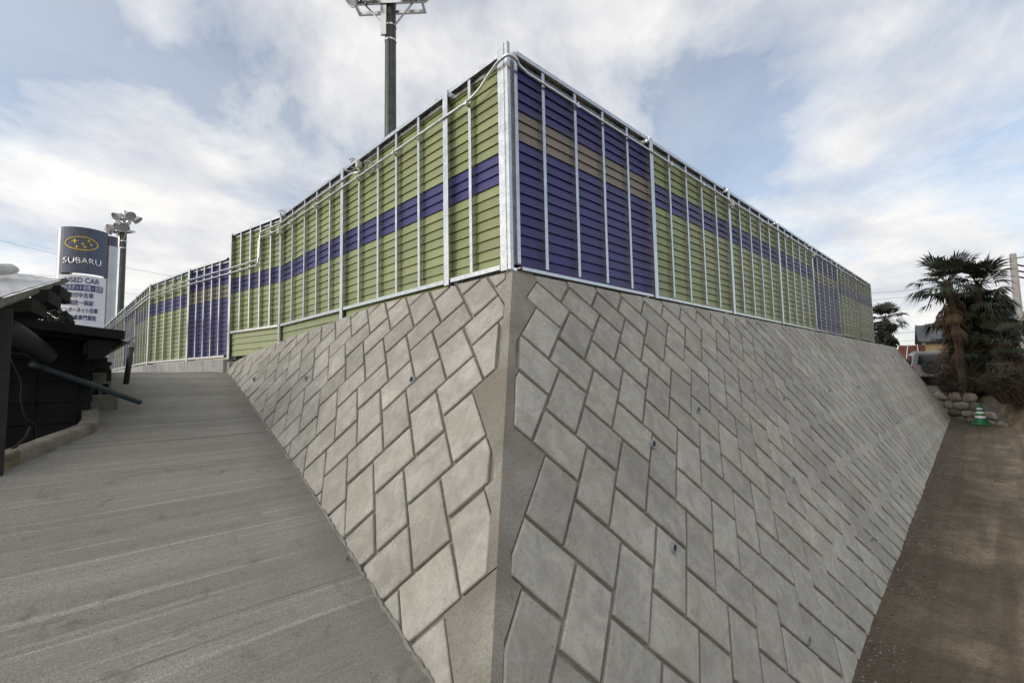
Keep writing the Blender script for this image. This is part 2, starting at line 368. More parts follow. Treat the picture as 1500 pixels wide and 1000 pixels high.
def mapR(u, v, d): return V((u, B*v/NN, ZC+v/NN)) + V((0, -1, B))*(d/NN)
def mapL(u, v, d): return V((BL*v/NNL, u, ZC+v/NNL)) + V((-1, 0, BL))*(d/NNL)
KHR, KHL = BL/NN, B/NNL                       # the arris runs along u = K*v on either face
CHR, CHL = NNL-BL*B/NN, NN-B*BL/NNL
wall = empty('retaining_wall', (0, 0, 0), 'concrete block retaining wall with herringbone joints and a sharp corner', 'wall')

def cells(x0, x1, rows):                      # ideal herringbone cells in courses: (course, index, polygon)
    W2 = PR/2
    for n in range(0, rows+1):
        for k in range(int(x0/PR)-2, int(x1/PR)+3):
            off = QR if (n-1) % 2 else 0
            if n == 0: yield n, k, [(k*PR, 0), (k*PR, .5), ((k+1)*PR, .5), ((k+1)*PR, 0), ((k+.5)*PR, -W2)]
            else:
                px, py = k*PR+off, -(n-1)*QR
                if n % 2: pl = [(px, py), (px+QR, py-QR), (px+QR-W2, py-QR-W2), (px-W2, py-W2)]
                else: pl = [(px, py), (px+W2, py-W2), (px+W2-QR, py-W2-QR), (px-QR, py-QR)]
                yield n, k, pl
_d = ray(727, 830); _t = (-CAM.y+B*(CAM.z-ZC))/(_d.y-B*_d.z); HV = ((CAM+_d*_t).z-ZC)*NN     # level of the open joint across the arris
def face_blocks(side, x0, x1, rows, halfplanes, seams, mapf, name):
    mb = MB(); fill = MB(); KH, CH = (KHR, CHR) if side == 'R' else (KHL, CHL); hv = HV if side == 'R' else HV/NN*NNL
    def warp(p):
        t = -p[1]/QR
        if side == 'R':
            v = -.065-.226*t-.0043*t*abs(t); s = 3*math.tanh(p[0]/3)
            return (.218-.00095*t*t + p[0] + .00133*t*t*s, v)
        v = .020-.2225*t-.0047*t*abs(t); s = 3*math.tanh(p[0]/3)
        return (.307-.0006*t*t-p[0] - .00133*t*t*s*.5, v)
    for n, k, pl in cells(x0, x1, rows):
        poly = [warp(p) for p in pl]
        for h in halfplanes:
            poly = clip(poly, h)
            if len(poly) < 3: break
        if len(poly) < 3: continue
        full = abs(area(poly))
        pieces = [poly]
        for sx in seams:
            nx = []
            for q in pieces:
                l = clip(q, lambda p: sx(p)-.004); r = clip(q, lambda p: -sx(p)-.004)
                nx += [z for z in (l, r) if len(z) > 2]
            pieces = nx
        for poly in pieces:
            HM = .055+.05*rnd.random()
            kept = clip(poly, lambda p: p[0]-KH*p[1]-HM)
            ka = abs(area(kept)) if len(kept) > 2 else 0
            rem = clip(poly, lambda p: p[0]-KH*p[1]+.0)
            if ka < (.60 if side == 'R' else .68)*abs(area(poly)) or ka < .004:
                HM = -.02
                q = clip(poly, lambda p: p[0]-KH*p[1]-.0060*CH)
                if len(q) > 2 and abs(area(q)) > .0005:
                    for q2 in (q,):
                        q2 = dedupe(q2) if len(q2) > 2 else q2
                        if len(q2) > 2: fill.face([mapf(p[0], p[1], -.0072) for p in q2])
                continue
            kept = dedupe(kept)
            j = .0104+.0025*rnd.random()
            a = inset(kept, j)
            if len(a) < 3: continue
            b = inset(kept, j+.008); c = inset(kept, j+.003)
            cx = sum(p[0] for p in a)/len(a); cy = sum(p[1] for p in a)/len(a)
            tx, ty, h0 = rnd.uniform(-.022, .022), rnd.uniform(-.032, .004), rnd.uniform(-.002, .002)
            dep = lambda p, e: h0+e+tx*(p[0]-cx)+ty*(p[1]-cy)
            tone = rnd.random()
            if len(b) == len(a) == len(c):
                k_ = len(a); rings = [[mapf(p[0], p[1], -.030) for p in a], [mapf(p[0], p[1], dep(p, -.007)) for p in a], [mapf(p[0], p[1], dep(p, -.0025)) for p in c], [mapf(p[0], p[1], dep(p, 0)) for p in b]]
                vs = [q for r in rings for q in r]
                fs = [(r*k_+i, r*k_+(i+1) % k_, (r+1)*k_+(i+1) % k_, (r+1)*k_+i) for r in range(3) for i in range(k_)] + [tuple(3*k_+i for i in range(k_))]
            else:
                k_ = len(a); vs = [mapf(p[0], p[1], -.030) for p in a]+[mapf(p[0], p[1], dep(p, 0)) for p in a]
                fs = [(i, (i+1) % k_, k_+(i+1) % k_, k_+i) for i in range(k_)] + [tuple(k_+i for i in range(k_))]
            mb.raw(vs, fs, 0, tone)
    o = mb.build(name, MT['block'], wall, recalc=False)
    vh = hv; segs_ = [(.0, vh+.002), (vh-.020, -3.9)]
    for va, vb in segs_:                      # poured concrete up to the sharp arris
        n_ = 9 if vb < -3 else 12; pr = None
        for i in range(n_+1):
            v = va+(vb-va)*i/n_; w_ = .070+.018*mnoise.noise(V((v*2.3, 1 if side == 'R' else 5, 0)))
            sh = -1.0*w_ if i in (0, n_) and v < -.1 and v > -3.5 else 0
            cur = (mapf(KH*v+.0065*CH, v, -.0065), mapf(KH*v+w_, v+sh, -.0065), mapf(KH*v+w_+.004, v+sh, -.03))
            if pr: fill.face([pr[0], cur[0], cur[1], pr[1]])
            pr = cur
    f = fill.build('corner_infill', MT['infill'], wall, recalc=True)
    return o, f
# right face: crest level, end edge from (17.78, crest) to (20.03, z -2.4)
ENDV = (-2.37)*NN
def endR(p): return -((p[0]-17.78) - (p[1]/ENDV)*2.27)
seamR = lambda p: p[0]-9.95+.02*p[1]
seam2 = lambda p: p[0]-14.6+.02*p[1]
face_blocks('R', -2.5, 21, 13, [lambda p: -p[1], lambda p: p[0]+2.2, endR], [seamR], mapR, 'block_face')
crestL = [lambda p: -p[1]-.0, lambda p: (-.0-.085*(p[0]-1.85))*NNL-p[1], lambda p: (-.29-.145*(p[0]-5.184))*NNL-p[1]]
endL = lambda p: 6.19+.01*p[1]-p[0]
face_blocks('L', -7, 2.5, 12, crestL+[endL], [], mapL, 'block_face')
# mortar bed behind the joints and the solid body of the wall
mb = MB(); dm = -.023
def hipR(v, d): return KHR*v - d*CHR
def hipL(v, d): return KHL*v - d*CHL
v1 = -3.95
mb.face([mapR(hipR(0, dm), 0, dm), mapR(hipR(v1, dm), v1, dm), mapR(17.75+2.27*v1/ENDV, v1, dm), mapR(17.75, 0, dm)])
lc = [(0, 0), (1.85, 0), (5.184, -.283*NNL), (6.17, -.43*NNL)]
mb.face([mapL(hipL(0, dm), 0, dm)] + [mapL(u_, v_, dm) for u_, v_ in lc[1:]] + [mapL(6.17, v1, dm), mapL(hipL(v1, dm), v1, dm)])
# crest top, ends
mb.face([V((0.0, 0.0, ZC-.012)), V((17.75, 0.0, ZC-.012)), V((17.75, .6, ZC-.012)), V((.6, .6, ZC-.012))])
top = [mapL(u_, v_, dm) for u_, v_ in lc]
for a_, b_ in zip(top[:-1], top[1:]): mb.face([a_, b_, b_+V((.8, 0, 0)), a_+V((.8, 0, 0))])
mb.face([top[-1], mapL(6.17, v1, dm), mapL(6.17, v1, dm)+V((2.8, 0, 0)), top[-1]+V((.8, 0, 0))])
a_, b_ = mapR(17.75, 0, dm), mapR(17.75+2.27*v1/ENDV, v1, dm)
mb.face([a_, b_, V((b_.x+.02, 1.5, b_.z)), V((a_.x+.02, 1.5, a_.z))])
mb.build('mortar_bed', MT['mortar'], wall)
# end edging of the right face
mb = MB()
e0, e1 = mapR(17.74, 0, .004), mapR(17.74+2.27*v1/ENDV, v1, .004)
dx = V((.14, 0, 0)); iny = V((0, .9, 0))
mb.hexa([e1-V((0, 0, .05)), e1+dx, e1+dx+iny, e1+iny, e0, e0+dx, e0+dx+iny, e0+iny])
mb.build('end_edging', MT['infill'], wall)
# weep pipes
def planeR(px, py):
    d = ray(px, py); t = (-CAM.y+B*(CAM.z-ZC))/(d.y-B*d.z); return CAM+d*t
def planeL(px, py):
    d = ray(px, py); t = (-CAM.x+BL*(CAM.z-ZC))/(d.x-BL*d.z); return CAM+d*t
proto = None
def weep(p, nrm):
    global proto
    if proto is None:
        q = MB(); q.lathe([(.021, .006), (.021, .020), (.030, .020), (.030, -.03)], 16)
        proto = q.build('weep_pipe', MT['pvc'], wall, smooth=False)
        s_ = MB(); s_.lathe([(.0, .0125), (.0215, .0125)], 16); s_.build('bore_shade', MT['dark'], proto)  # dark disc paints the shade inside the pipe mouth
        o = proto
    else: o = copy_tree(proto, wall)
    q = V(nrm).to_track_quat('Z', 'Y'); o.rotation_euler = q.to_euler(); o.location = p
for a in [(985, 802), (1182, 937), (1160, 703), (1275, 788), (1021, 600), (1147, 583), (1214, 572), (1257, 567), (1239, 660), (1284, 634), (1314, 618), (1334, 605), (955, 650), (1319, 725), (1346, 688), (1363, 657)]:
    weep(planeR(*a), (0, -1, B-.35))
for a in [(606, 556), (450, 554), (373, 555)]: weep(planeL(*a), (-1, 0, B-.35))

# ================================================================== GROUND
def gR(x): return max(-3.5, min(-2.45, -3.065+.0354*(x-1.98)))
SW = [(21.2, 1.2), (19.9, -.8), (18.5, -2.05), (17.15, -2.75)]      # stone wall line
def sdist(x, y):                              # signed distance beyond the stone wall line (positive = behind)
    best = 1e9; sg = 1
    for (ax, ay), (bx, by) in zip(SW[:-1], SW[1:]):
        ex, ey = bx-ax, by-ay; l2 = ex*ex+ey*ey; t = max(0, min(1, ((x-ax)*ex+(y-ay)*ey)/l2))
        qx, qy = ax+ex*t, ay+ey*t; d = hypot(x-qx, y-qy)
        if d < best: best = d; sg = 1 if (ex*(y-ay)-ey*(x-ax)) > 0 else -1
    return best*sg
def sstep(a, b, x):
    t = max(0, min(1, (x-a)/(b-a))); return t*t*(3-2*t)
def ground_z(x, y):
    z = gR(x)
    s = sdist(x, y) if x > 12 else -1
    if x > 12:
        if y < -2.75: s = (x-18.6)*.5 - (-2.75-y)*.25 - .0; w_ = sstep(0, 2.6, s)
        else: w_ = sstep(.05, .35, s)
        z = z + (-1.66-z)*w_
    if x > 60: z = -1.66
    if x < -1 and y > 7: z = z+(-.72-z)*sstep(7, 9, y)*sstep(0, 2, -1-x+2)
    if x > 18 and y > 1.5: z = max(z, z+(-1.66-z)*sstep(1.5, 2.2, y))
    b_ = .5*(mnoise.noise(V((x*.9, y*.9, 0)))+.5*mnoise.noise(V((x*2.3, y*2.3, 3))))
    far = hypot(x-5, y)
    return z + .035*b_*sstep(90, 20, far)*(1 if x > -1 else .3)
def axis(lo, hi, step, outs): return sorted(set([round(lo+i*step, 4) for i in range(int((hi-lo)/step)+1)] + outs))
big = [-900, -500, -300, -180, -110, -70, -45, -32, -24, -18, -14, -11]
gx = axis(-8, 26, .25, [-900, -500, -300, -180, -110, -70, -45, -30, -20, -14, -10, 28, 31, 35, 40, 48, 58, 75, 110, 180, 300, 600, 1000])
gy = axis(-9, 5, .25, [-900, -500, -300, -180, -110, -70, -45, -30, -20, -14, -11, 6, 7, 8, 9, 10, 13, 18, 26, 40, 70, 110, 180, 300, 600, 1000])
mb = MB(); idx = {}
vs = [(x, y, ground_z(x, y)) for x in gx for y in gy]; ny_ = len(gy)
fs = [(i*ny_+j, (i+1)*ny_+j, (i+1)*ny_+j+1, i*ny_+j+1) for i in range(len(gx)-1) for j in range(ny_-1)]
mb.raw(vs, fs)
tag(mb.build('ground', MT['dirt'], smooth=True), kind='structure')
# the raised lot behind the wall
mb = MB()
mb.box(.62, 17.7, .62, 60, -3.5, ZC-.02); mb.box(.05, .60, 6.4, 60, -3.5, ZC-.03)
tag(mb.build('raised_lot', MT['conc']), kind='structure')
# ramp
def rampz(y):
    z = -1.524+.228*(y-1.704) if y < 1.704 else -1.524+.2055*(y-1.704); zt = -.61
    k = .05                                   # round over at the top
    if y > 6.9: return zt
    return -k*math.log(math.exp(-z/k)+math.exp(-zt/k)) if z < zt+1 else zt
def ramp_left(y):
    if y < 1.0: return -7
    pts = [(1.0, -7), (1.05, -3.5), (2.41, -2.56), (2.99, -2.18), (3.3, -2.0), (3.6, -1.96), (6.2, -1.96), (7.2, -2.4), (22, -2.6)]
    for (a, b), (c, d) in zip(pts[:-1], pts[1:]):
        if a <= y <= c: return b+(d-b)*(y-a)/(c-a)
    return -2.6
def ramp_right(y):
    if y < -.9: return -1.02
    if y < 6.15: return BL*(rampz(y)-ZC)+.10
    return .30
ys = [-9, -7, -5, -4, -3, -2, -1.4] + [round(-1+.2*i, 3) for i in range(41)] + [7.6, 8.5, 10, 13, 17, 22]
mb = MB(); nc = 14; vs = []
for y in ys:
    l, r = ramp_left(y), ramp_right(y)
    for i in range(nc+1):
        x = l+(r-l)*i/nc
        vs.append((x, y, max(rampz(y), -3.42)+.006*mnoise.noise(V((x*1.7, y*3.1, 5)))))
fs = [(i*(nc+1)+j, i*(nc+1)+j+1, (i+1)*(nc+1)+j+1, (i+1)*(nc+1)+j) for i in range(len(ys)-1) for j in range(nc)]
mb.raw(vs, fs)
for side in (0, nc):                          # side skirts
    for i in range(len(ys)-1):
        a, b = V(vs[i*(nc+1)+side]), V(vs[(i+1)*(nc+1)+side])
        mb.face([a, b, V((b.x, b.y, -3.6)), V((a.x, a.y, -3.6))])
tag(mb.build('ramp', MT['ramp'], smooth=True), kind='structure')
# rough mortar line where the ramp meets the wall
mb = MB(); pts = []
for i in range(320):
    y = -.9+i*.022; z = rampz(y); pts.append(V((BL*(z-ZC)-.006+.012*mnoise.noise(V((y*6, 0, 0)))+rnd.uniform(-.006, .004), y, z-.002+rnd.uniform(-.004, .005))))
mb.tube(pts, [max(.003, .011+.012*mnoise.noise(V((y_.y*9, 4, 0)))+rnd.uniform(-.003, .004)) for y_ in pts], 5)
mb.build('mortar_fillet', MT['mortar'], wall)

# ================================================================== NOISE BARRIERS
H = 1.62; NS = 20; SL = (H-.03)/NS
def to_world(org, dirv): # local: x along fence, y inward (away from the viewer), z up
    return frame(org, dirv)
def slats(x0, x1, z0, z1, pattern, mb, pitch=SL, e=.055):
    n = int(round((z1-z0)/pitch))
    for i in range(n):
        zt = z1-i*pitch; zb = z1-(i+1)*pitch+.0045; mi = pattern(i); t = rnd.random()
        mb.face([(x0, e-.008, zb), (x1, e-.008, zb), (x1, e+.004, zt), (x0, e+.004, zt)], mi, t)
        mb.face([(x0, e+.014, zb+.002), (x1, e+.014, zb+.002), (x1, e-.008, zb), (x0, e-.008, zb)], mi, t)
        mb.face([(x0, e+.014, zb-.0055), (x1, e+.014, zb-.0055), (x1, e+.014, zb+.004), (x0, e+.014, zb+.004)], 3, t)  # dark strip puts the shadow line of the lap into colour
        mb.face([(x0, e+.004, zt), (x1, e+.004, zt), (x1, e+.016, zt), (x0, e+.016, zt)], mi, t)
    mb.face([(x1, e+.03, z0), (x0, e+.03, z0), (x0, e+.03, z1), (x1, e+.03, z1)], 3)
PMATS = [MT['green'], MT['blue'], MT['beige'], MT['dark']]
def pat_low(i): return 1 if 5 <= i <= 7 else 0
def pat_mid(i): return 1 if 9 <= i <= 11 else 0
def pat_purple(i): return 2 if 5 <= i <= 7 else 1
def stud_mesh(left=False):
    q = MB(); z0, z1 = .02, H-.012
    if left:
        q.box(.000, .032, 0, .0022, z0, z1); q.box(.029, .031, .0022, .056, z0, z1); q.box(.004, .006, .0022, .014, z0, z1); q.box(.019, .029, .054, .056, z0, z1)
        return q
    q.box(0, .033, 0, .0022, z0, z1); q.box(0, .002, .0022, .056, z0, z1); q.box(.031, .033, .0022, .014, z0, z1)
    q.box(.002, .012, .054, .056, z0, z1)
    return q
def post_mesh(zb, zt=H+.004, w=.066):
    q = MB()
    q.box(-w/2, w/2, -.016, -.009, zb, zt); q.box(-.004, .004, -.009, .088, zb, zt); q.box(-w/2, w/2, .088, .095, zb, zt)
    return q
def rails(x0, x1, top=True, zb=0, thin=False):
    q = MB()
    if top:
        q.box(x0, x1, -.006, .090, H-.010, H); q.box(x0, x1, -.006, -.002, H-.034, H-.0102); q.box(x0, x1, .030, .034, H-.070, H-.0102); q.box(x0, x1, .0342, .050, H-.072, H-.068)
    else:
        q.box(x0, x1, -.004 if thin else -.010, .06, zb-.006, zb+.002); q.box(x0, x1, .052, .06, zb-.06, zb-.006)
        if thin: q.box(x0, x1, -.004, .0, zb-.022, zb-.006)
        else: q.box(x0, x1, -.010, -.006, zb+.002, zb+.020); q.box(x0, x1, -.0102, -.006, zb-.014, zb-.006)
    return q
STUDP = None; STUDL = None
def build_run(name, label, M, L0, L1, posts, studs, bays, pats, skirts=(), post_bottom=lambda x: -.03, extra_first=None, group=None):
    """bays: list of (x0,x1); pats per bay"""
    global STUDP, STUDL
    root = bpy.data.objects.new(name, None); COL.objects.link(root); root.matrix_world = M; root.empty_display_size = .3
    tag(root, label, 'noise barrier', group)
    for (x0, x1), pt in zip(bays, pats):
        q = MB(); slats(x0+.005, x1-.005, .012, H-.012, pt, q); q.build('slat_panel', PMATS, root)
        rails(x0+.03, x1-.03, True).build('top_rail', MT['galv'], root)
        rails(x0+.046, x1-.046, False, 0, bool(L1)).build('bottom_rail', MT['galv'], root)
    for x in posts: 
        o = post_mesh(post_bottom(x)).build('post', MT['galv'], root); o.location = (x, 0, 0)
    for x in studs:
        if L1 and STUDP is None: o = stud_mesh().build('stud', MT['galv'], root); STUDP = o
        elif not L1 and STUDL is None: o = stud_mesh(True).build('stud', MT['galv'], root); STUDL = o
        else: o = (STUDP if L1 else STUDL).copy(); COL.objects.link(o); o.parent = root
        o.location = (x, 0, 0)
    for (x0, x1, zb) in skirts:
        q = MB(); slats(x0+.046, x1-.046, zb, -.006, lambda i: 0, q, pitch=.105, e=.03)
        q.build('skirt_panel', PMATS, root)
    return root
# right-hand run
MRt = to_world((0, 0, 0), (1, 0, 0))
studs = [.052] + [.37, .77, 1.17, 1.57]
for b_ in range(1, 7): studs += [2*b_+.4*k-.016 for k in (1, 2, 3, 4)]
studs[1:5] = [x-.016 for x in studs[1:5]]
pg, pp = pat_low, pat_purple
barR = build_run('noise_barrier', 'long slatted noise barrier on the right, blue panel nearest the corner then green', MRt, 0, 14,
                 [2*k for k in range(1, 8)], studs, [(.05, 2)]+[(2*k, 2*k+2) for k in range(1, 7)], [pp, pg, pg, pg, pp, pg, pg])
# corner post belongs to the right-hand run
q = MB()
q.box(-.022, -.014, .004, .100, -.03, H+.03); q.box(-.014, .008, -.004, .004, -.03, H+.03); q.box(-.022, -.014, -.004, .004, -.03, H+.034)
q.box(-.014, .004, .004, .096, -.03, H+.022); q.box(-.027, -.022, .030, .036, -.03, H+.03); q.box(.004, .05, .040, .060, -.03, H-.08)
q.build('corner_post', MT['galv'], barR)
# left-hand tall run: local x runs away from the corner; face looks to -X.  use a frame whose y axis points inward (+X)
def to_world_left(org, dirv):
    x = V(dirv).normalized(); z = V((0, 0, 1)); y = x.cross(z).normalized()   # mirrored frame is avoided: y = inward
    M = Matrix((-x, y, z)).transposed().to_4x4(); M.translation = V(org); return M   # local +x points back to the corner
MLt = to_world_left((0, 0, 0), (0, 1, 0))
lp = [.76, 2.735, 4.76]
lst = [.459, 1.19, 1.577, 1.934, 2.349, 3.10, 3.49, 3.89, 4.33]
lb = [(.075, .76), (.76, 2.735), (2.735, 4.76)]
barL = build_run('noise_barrier', 'tall green slatted noise barrier left of the corner with one blue stripe', MLt, 0, 0,
                 [-x for x in lp], [-x-.016 for x in lst], [(-b1, -b0) for b0, b1 in lb], [pat_mid]*3,
                 skirts=[(-4.76, -2.735, -.20), (-2.735, -.76, -.12)], post_bottom=lambda x: {.76: -.03, 2.735: -.14, 4.76: -.36}[round(-x, 3)])
# bent bay at its far end
bend0, bend1 = V((0.0, 4.76, 0)), V((-.285, 6.24, 0))
dv = (bend1-bend0); bl = dv.length
M2 = to_world_left(bend0, dv)
def child_run(root, M, L_, pat, nst, zskirt, end_post_bottom, postw=.066, zpost=H+.004):
    Mi = MLt.inverted() @ M if root is barL else M
    def put(o): o.matrix_basis = Mi.copy(); return o
    q = MB(); slats(-L_+.005, -.005, .012, H-.012, pat, q); put(q.build('slat_panel', PMATS, root))
    put(rails(-L_+.03, -.03, True).build('top_rail', MT['galv'], root)); put(rails(-L_+.046, -.046, False).build('bottom_rail', MT['galv'], root))
    for k in range(1, nst+1):
        o = STUDL.copy(); COL.objects.link(o); o.parent = root; o.matrix_basis = Mi @ Matrix.Translation((-L_*k/(nst+1)-.016, 0, 0))
    o = post_mesh(end_post_bottom, zpost, postw).build('post', MT['galv'], root); o.matrix_basis = Mi @ Matrix.Translation((-L_, 0, 0))
    if zskirt:
        q = MB(); slats(-L_+.046, -.046, zskirt, -.006, lambda i: 0, q, pitch=.095, e=.03); put(q.build('skirt_panel', PMATS, root))
child_run(barL, M2, bl, pat_mid, 4, -.36, -.43)
# lower stepped run beyond
zl = -.375
pts_low = [V((-.315, 6.30, zl)), V((-.60, 7.66, zl)), V((-.92, 9.75, zl+.01))]
Ml1 = to_world_left(pts_low[0], pts_low[1]-pts_low[0])
low = bpy.data.objects.new('noise_barrier', None); COL.objects.link(low); low.location = pts_low[0]
tag(low, 'lower stepped noise barrier with a blue bay and a green bay on concrete footing blocks', 'noise barrier')
def low_run(root, a, b, pat, nst, pb=-.06):
    M = Matrix.Translation(-V(root.location)) @ to_world_left(a, b-a)
    child_run(root, M, (b-a).length, pat, nst, None, pb)
low_run(low, pts_low[0], pts_low[1], pat_purple, 4); low_run(low, pts_low[1], pts_low[2], pat_low, 4)
# far run along the street
far0 = pts_low[2]; farR = bpy.data.objects.new('noise_barrier', None); COL.objects.link(farR); farR.location = far0
tag(farR, 'farthest noise barrier seen edge on running away behind the black shed', 'noise barrier')
fd = V((-1.06, 19.53, zl+.01))-far0; fd.z = 0; fstep = fd/5
for k in range(5):
    a, b = far0+fstep*k, far0+fstep*(k+1)
    low_run(farR, a+fstep*.02, b, [pat_low, pat_purple, pat_low, pat_purple, pat_low][k], 4)

# conduits clamped along the tops
def onR(px, py, e=-.03):
    d = ray(px, py); return CAM+d*((e-CAM.y)/d.y)
def onL(px, py, e=-.03):
    d = ray(px, py); return CAM+d*((e-CAM.x)/d.x)
def smooth_path(pts, n=4):
    out = []
    for i in range(len(pts)-1):
        p0, p1, p2, p3 = pts[max(i-1, 0)], pts[i], pts[i+1], pts[min(i+2, len(pts)-1)]
        for k in range(n):
            t = k/n; out.append(.5*((2*p1)+(p2-p0)*t+(2*p0-5*p1+4*p2-p3)*t*t+(3*p1-p0-3*p2+p3)*t**3))
    return out+[pts[-1]]
def into(root, o):                            # parent a part built in world space
    mw = root.matrix_world if root.matrix_world != Matrix() else Matrix.LocRotScale(root.location, root.rotation_euler, None)
    o.parent = root; o.matrix_parent_inverse = mw.inverted(); return o
def bends(pts, r=.05):
    out = [pts[0]]
    for a, b, c in zip(pts[:-2], pts[1:-1], pts[2:]):
        k1 = min(r, (a-b).length*.45); k2 = min(r, (c-b).length*.45); p0 = b+(a-b).normalized()*k1; p2 = b+(c-b).normalized()*k2
        for i in range(6): t = i/5; out.append(p0*(1-t)**2+b*2*t*(1-t)+p2*t*t)
    return out+[pts[-1]]
zc1 = H-.145
q = MB()
rp = [V((-.055, .02, zc1+.03)), V((-.05, -.045, zc1+.03)), V((.02, -.055, zc1+.025)), V((.12, -.03, zc1+.005)), V((.5, -.022, zc1)), V((3, -.022, zc1-.002)), V((6, -.022, zc1+.003)), V((10, -.022, zc1-.002)), V((13.98, -.022, zc1))]
q.tube(smooth_path(rp, 6), .0115, 8); into(barR, q.build('cable_conduit', MT['pipe'], smooth=True))
q = MB()
lpz = H-.23
lp_ = [V((-.055, .02, zc1+.03)), V((-.055, .05, zc1+.03)), V((-.026, .22, zc1-.005)), V((-.022, .30, zc1-.05)), V((-.022, .40, lpz+.01)), V((-.022, .48, lpz)), V((-.022, .8, lpz)), V((-.022, 2.3, lpz-.005)), V((-.022, 4.7, lpz+.01))]
bd = dv.normalized(); bn = V((-bd.y, bd.x, 0))*.022
def onbend(s, z, k=1): p = bend0+bd*s; return V((p.x, p.y, z))+bn*k
lp_ += [onbend(.15, lpz), onbend(.5, lpz-.01), onbend(.60, lpz-.015), onbend(.61, lpz-.42), onbend(1.48, lpz-.425)]
LOWN = V((-1, .18, 0)).normalized()*.024
def onlow(i, z): return V((pts_low[i].x, pts_low[i].y, z))+LOWN
lp_ += [onlow(0, lpz-.43), onlow(1, lpz-.435), onlow(2, lpz-.44)]
q.tube(bends(lp_), .0115, 8)
lp2 = [V((-.022, 2.30, lpz+.04)), V((-.022, 2.5, lpz+.085)), V((-.022, 4.7, lpz+.09)), onbend(.15, lpz+.085), onbend(.48, lpz+.075), onbend(.56, lpz+.065), onbend(.575, lpz-.34), onbend(1.48, lpz-.345),
       onlow(0, lpz-.35), onlow(1, lpz-.355), onlow(2, lpz-.36)]
q.tube(bends(lp2), .0115, 8)
into(barL, q.build('cable_conduit', MT['pipe'], smooth=True))
q = MB()
for dz in (-.435, -.355): q.tube([far0+V((-.03, .03, lpz+dz-zl-.01)), far0+fd+V((-.03, 0, lpz+dz-zl-.01))], .012, 6)
into(farR, q.build('cable_conduit', MT['pipe'], smooth=True))
# clamps and junction boxes on the conduits
cp = None
def clamp(root, p):
    global cp
    if cp is None:
        k_ = MB(); k_.box(-.022, .022, -.016, .02, -.024, -.012); k_.box(-.006, .006, -.018, -.012, -.02, .016); k_.box(-.02, -.012, -.016, .0, -.012, .006)
        cp = k_.build('conduit_clamp', MT['pipe']); o = cp
    else: o = cp.copy(); COL.objects.link(o)
    o.location = p; into(root, o)
for x in [.77, 2.4, 3.2, 4.0, 5.2, 6.4, 7.6, 8.8, 10.4, 12]: clamp(barR, V((x, -.022, zc1)))
for y in [.459, 1.577, 2.349, 3.49, 4.33]: clamp(barL, V((-.022, y, lpz)))
def jbox(root, p, s=.035):
    k_ = MB(); k_.box(-s, s, -.02, .015, -s*1.2, s*1.2); k_.box(-s*.8, s*.8, -.024, -.02, -s, s); k_.tube([(0, 0, -s*1.2), (0, 0, -s*2)], .012, 8)
    o = k_.build('junction_box', MT['lamp'], bevel=.004); o.location = p; into(root, o)
jbox(barR, V((4.05, -.03, zc1-.03))); jbox(barR, V((8.05, -.03, zc1-.03)))
jbox(barL, V((-.03, 4.72, lpz-.03))); jbox(barL, V((-.03, 2.30, lpz+.12)), .028)
def loop(root, c, nrm, r):                    # coil of spare cable
    k_ = MB(); n_ = V(nrm).normalized(); a = n_.orthogonal().normalized(); b = n_.cross(a)
    k_.tube([V(c)+(a*cos(t*.35)+b*sin(t*.35))*r*(1+.02*t*.1) + n_*.002*t for t in range(34)], .006, 6)
    into(root, k_.build('spare_cable', MT['pvc'], smooth=True))
loop(barL, V((-.02, 2.12, lpz+.05)), (1, .4, 0), .055); loop(barL, V((.0, 2.52, H+.0)), (1, .4, 0), .05)
loop(barL, V((-.03, 4.70, H-.02)), (1, .3, .2), .06); loop(barR, V((3.85, .0, H-.02)), (.3, 1, 0), .05)

# footing blocks below the lower run
foot = empty('concrete_footing', (-.3, 6.25, -.6), 'row of grey concrete footing blocks under the lower noise barrier', 'footing')
fpath = [V((.28, 6.28, 0)), V((-.315, 6.24, 0)), V((-.60, 7.62, 0)), V((-.94, 9.72, 0))]
def footseg(a, b, n, z0, z1, th=.16):
    d = b-a; nn = V((-d.y, d.x, 0)).normalized()
    if nn.x > 0: nn = -nn
    for i in range(n):
        p0, p1 = a+d*((i+.008)/n), a+d*((i+.992)/n); o1 = nn*.05; o2 = -nn*(th-.05)
        r = rnd.uniform(-.004, .004)
        k_ = MB(); k_.hexa([p0+o1+V((0, 0, z0)), p1+o1+V((0, 0, z0)), p1+o2+V((0, 0, z0)), p0+o2+V((0, 0, z0)), p0+o1+V((0, 0, z1+r)), p1+o1+V((0, 0, z1+r)), p1+o2+V((0, 0, z1)), p0+o2+V((0, 0, z1))], 0)
        o = k_.build('footing_block', MT['conc'], bevel=.008); into(foot, o)
footseg(V((.3, 6.26, 0)), fpath[1], 1, -.8, -.47); footseg(fpath[1], fpath[2], 2, -.8, zl-.045); footseg(fpath[2], fpath[3], 3, -.8, zl-.045)
footseg(fpath[3], far0+fd+V((-.02, 0, -far0.z)), 6, -.8, zl-.045)

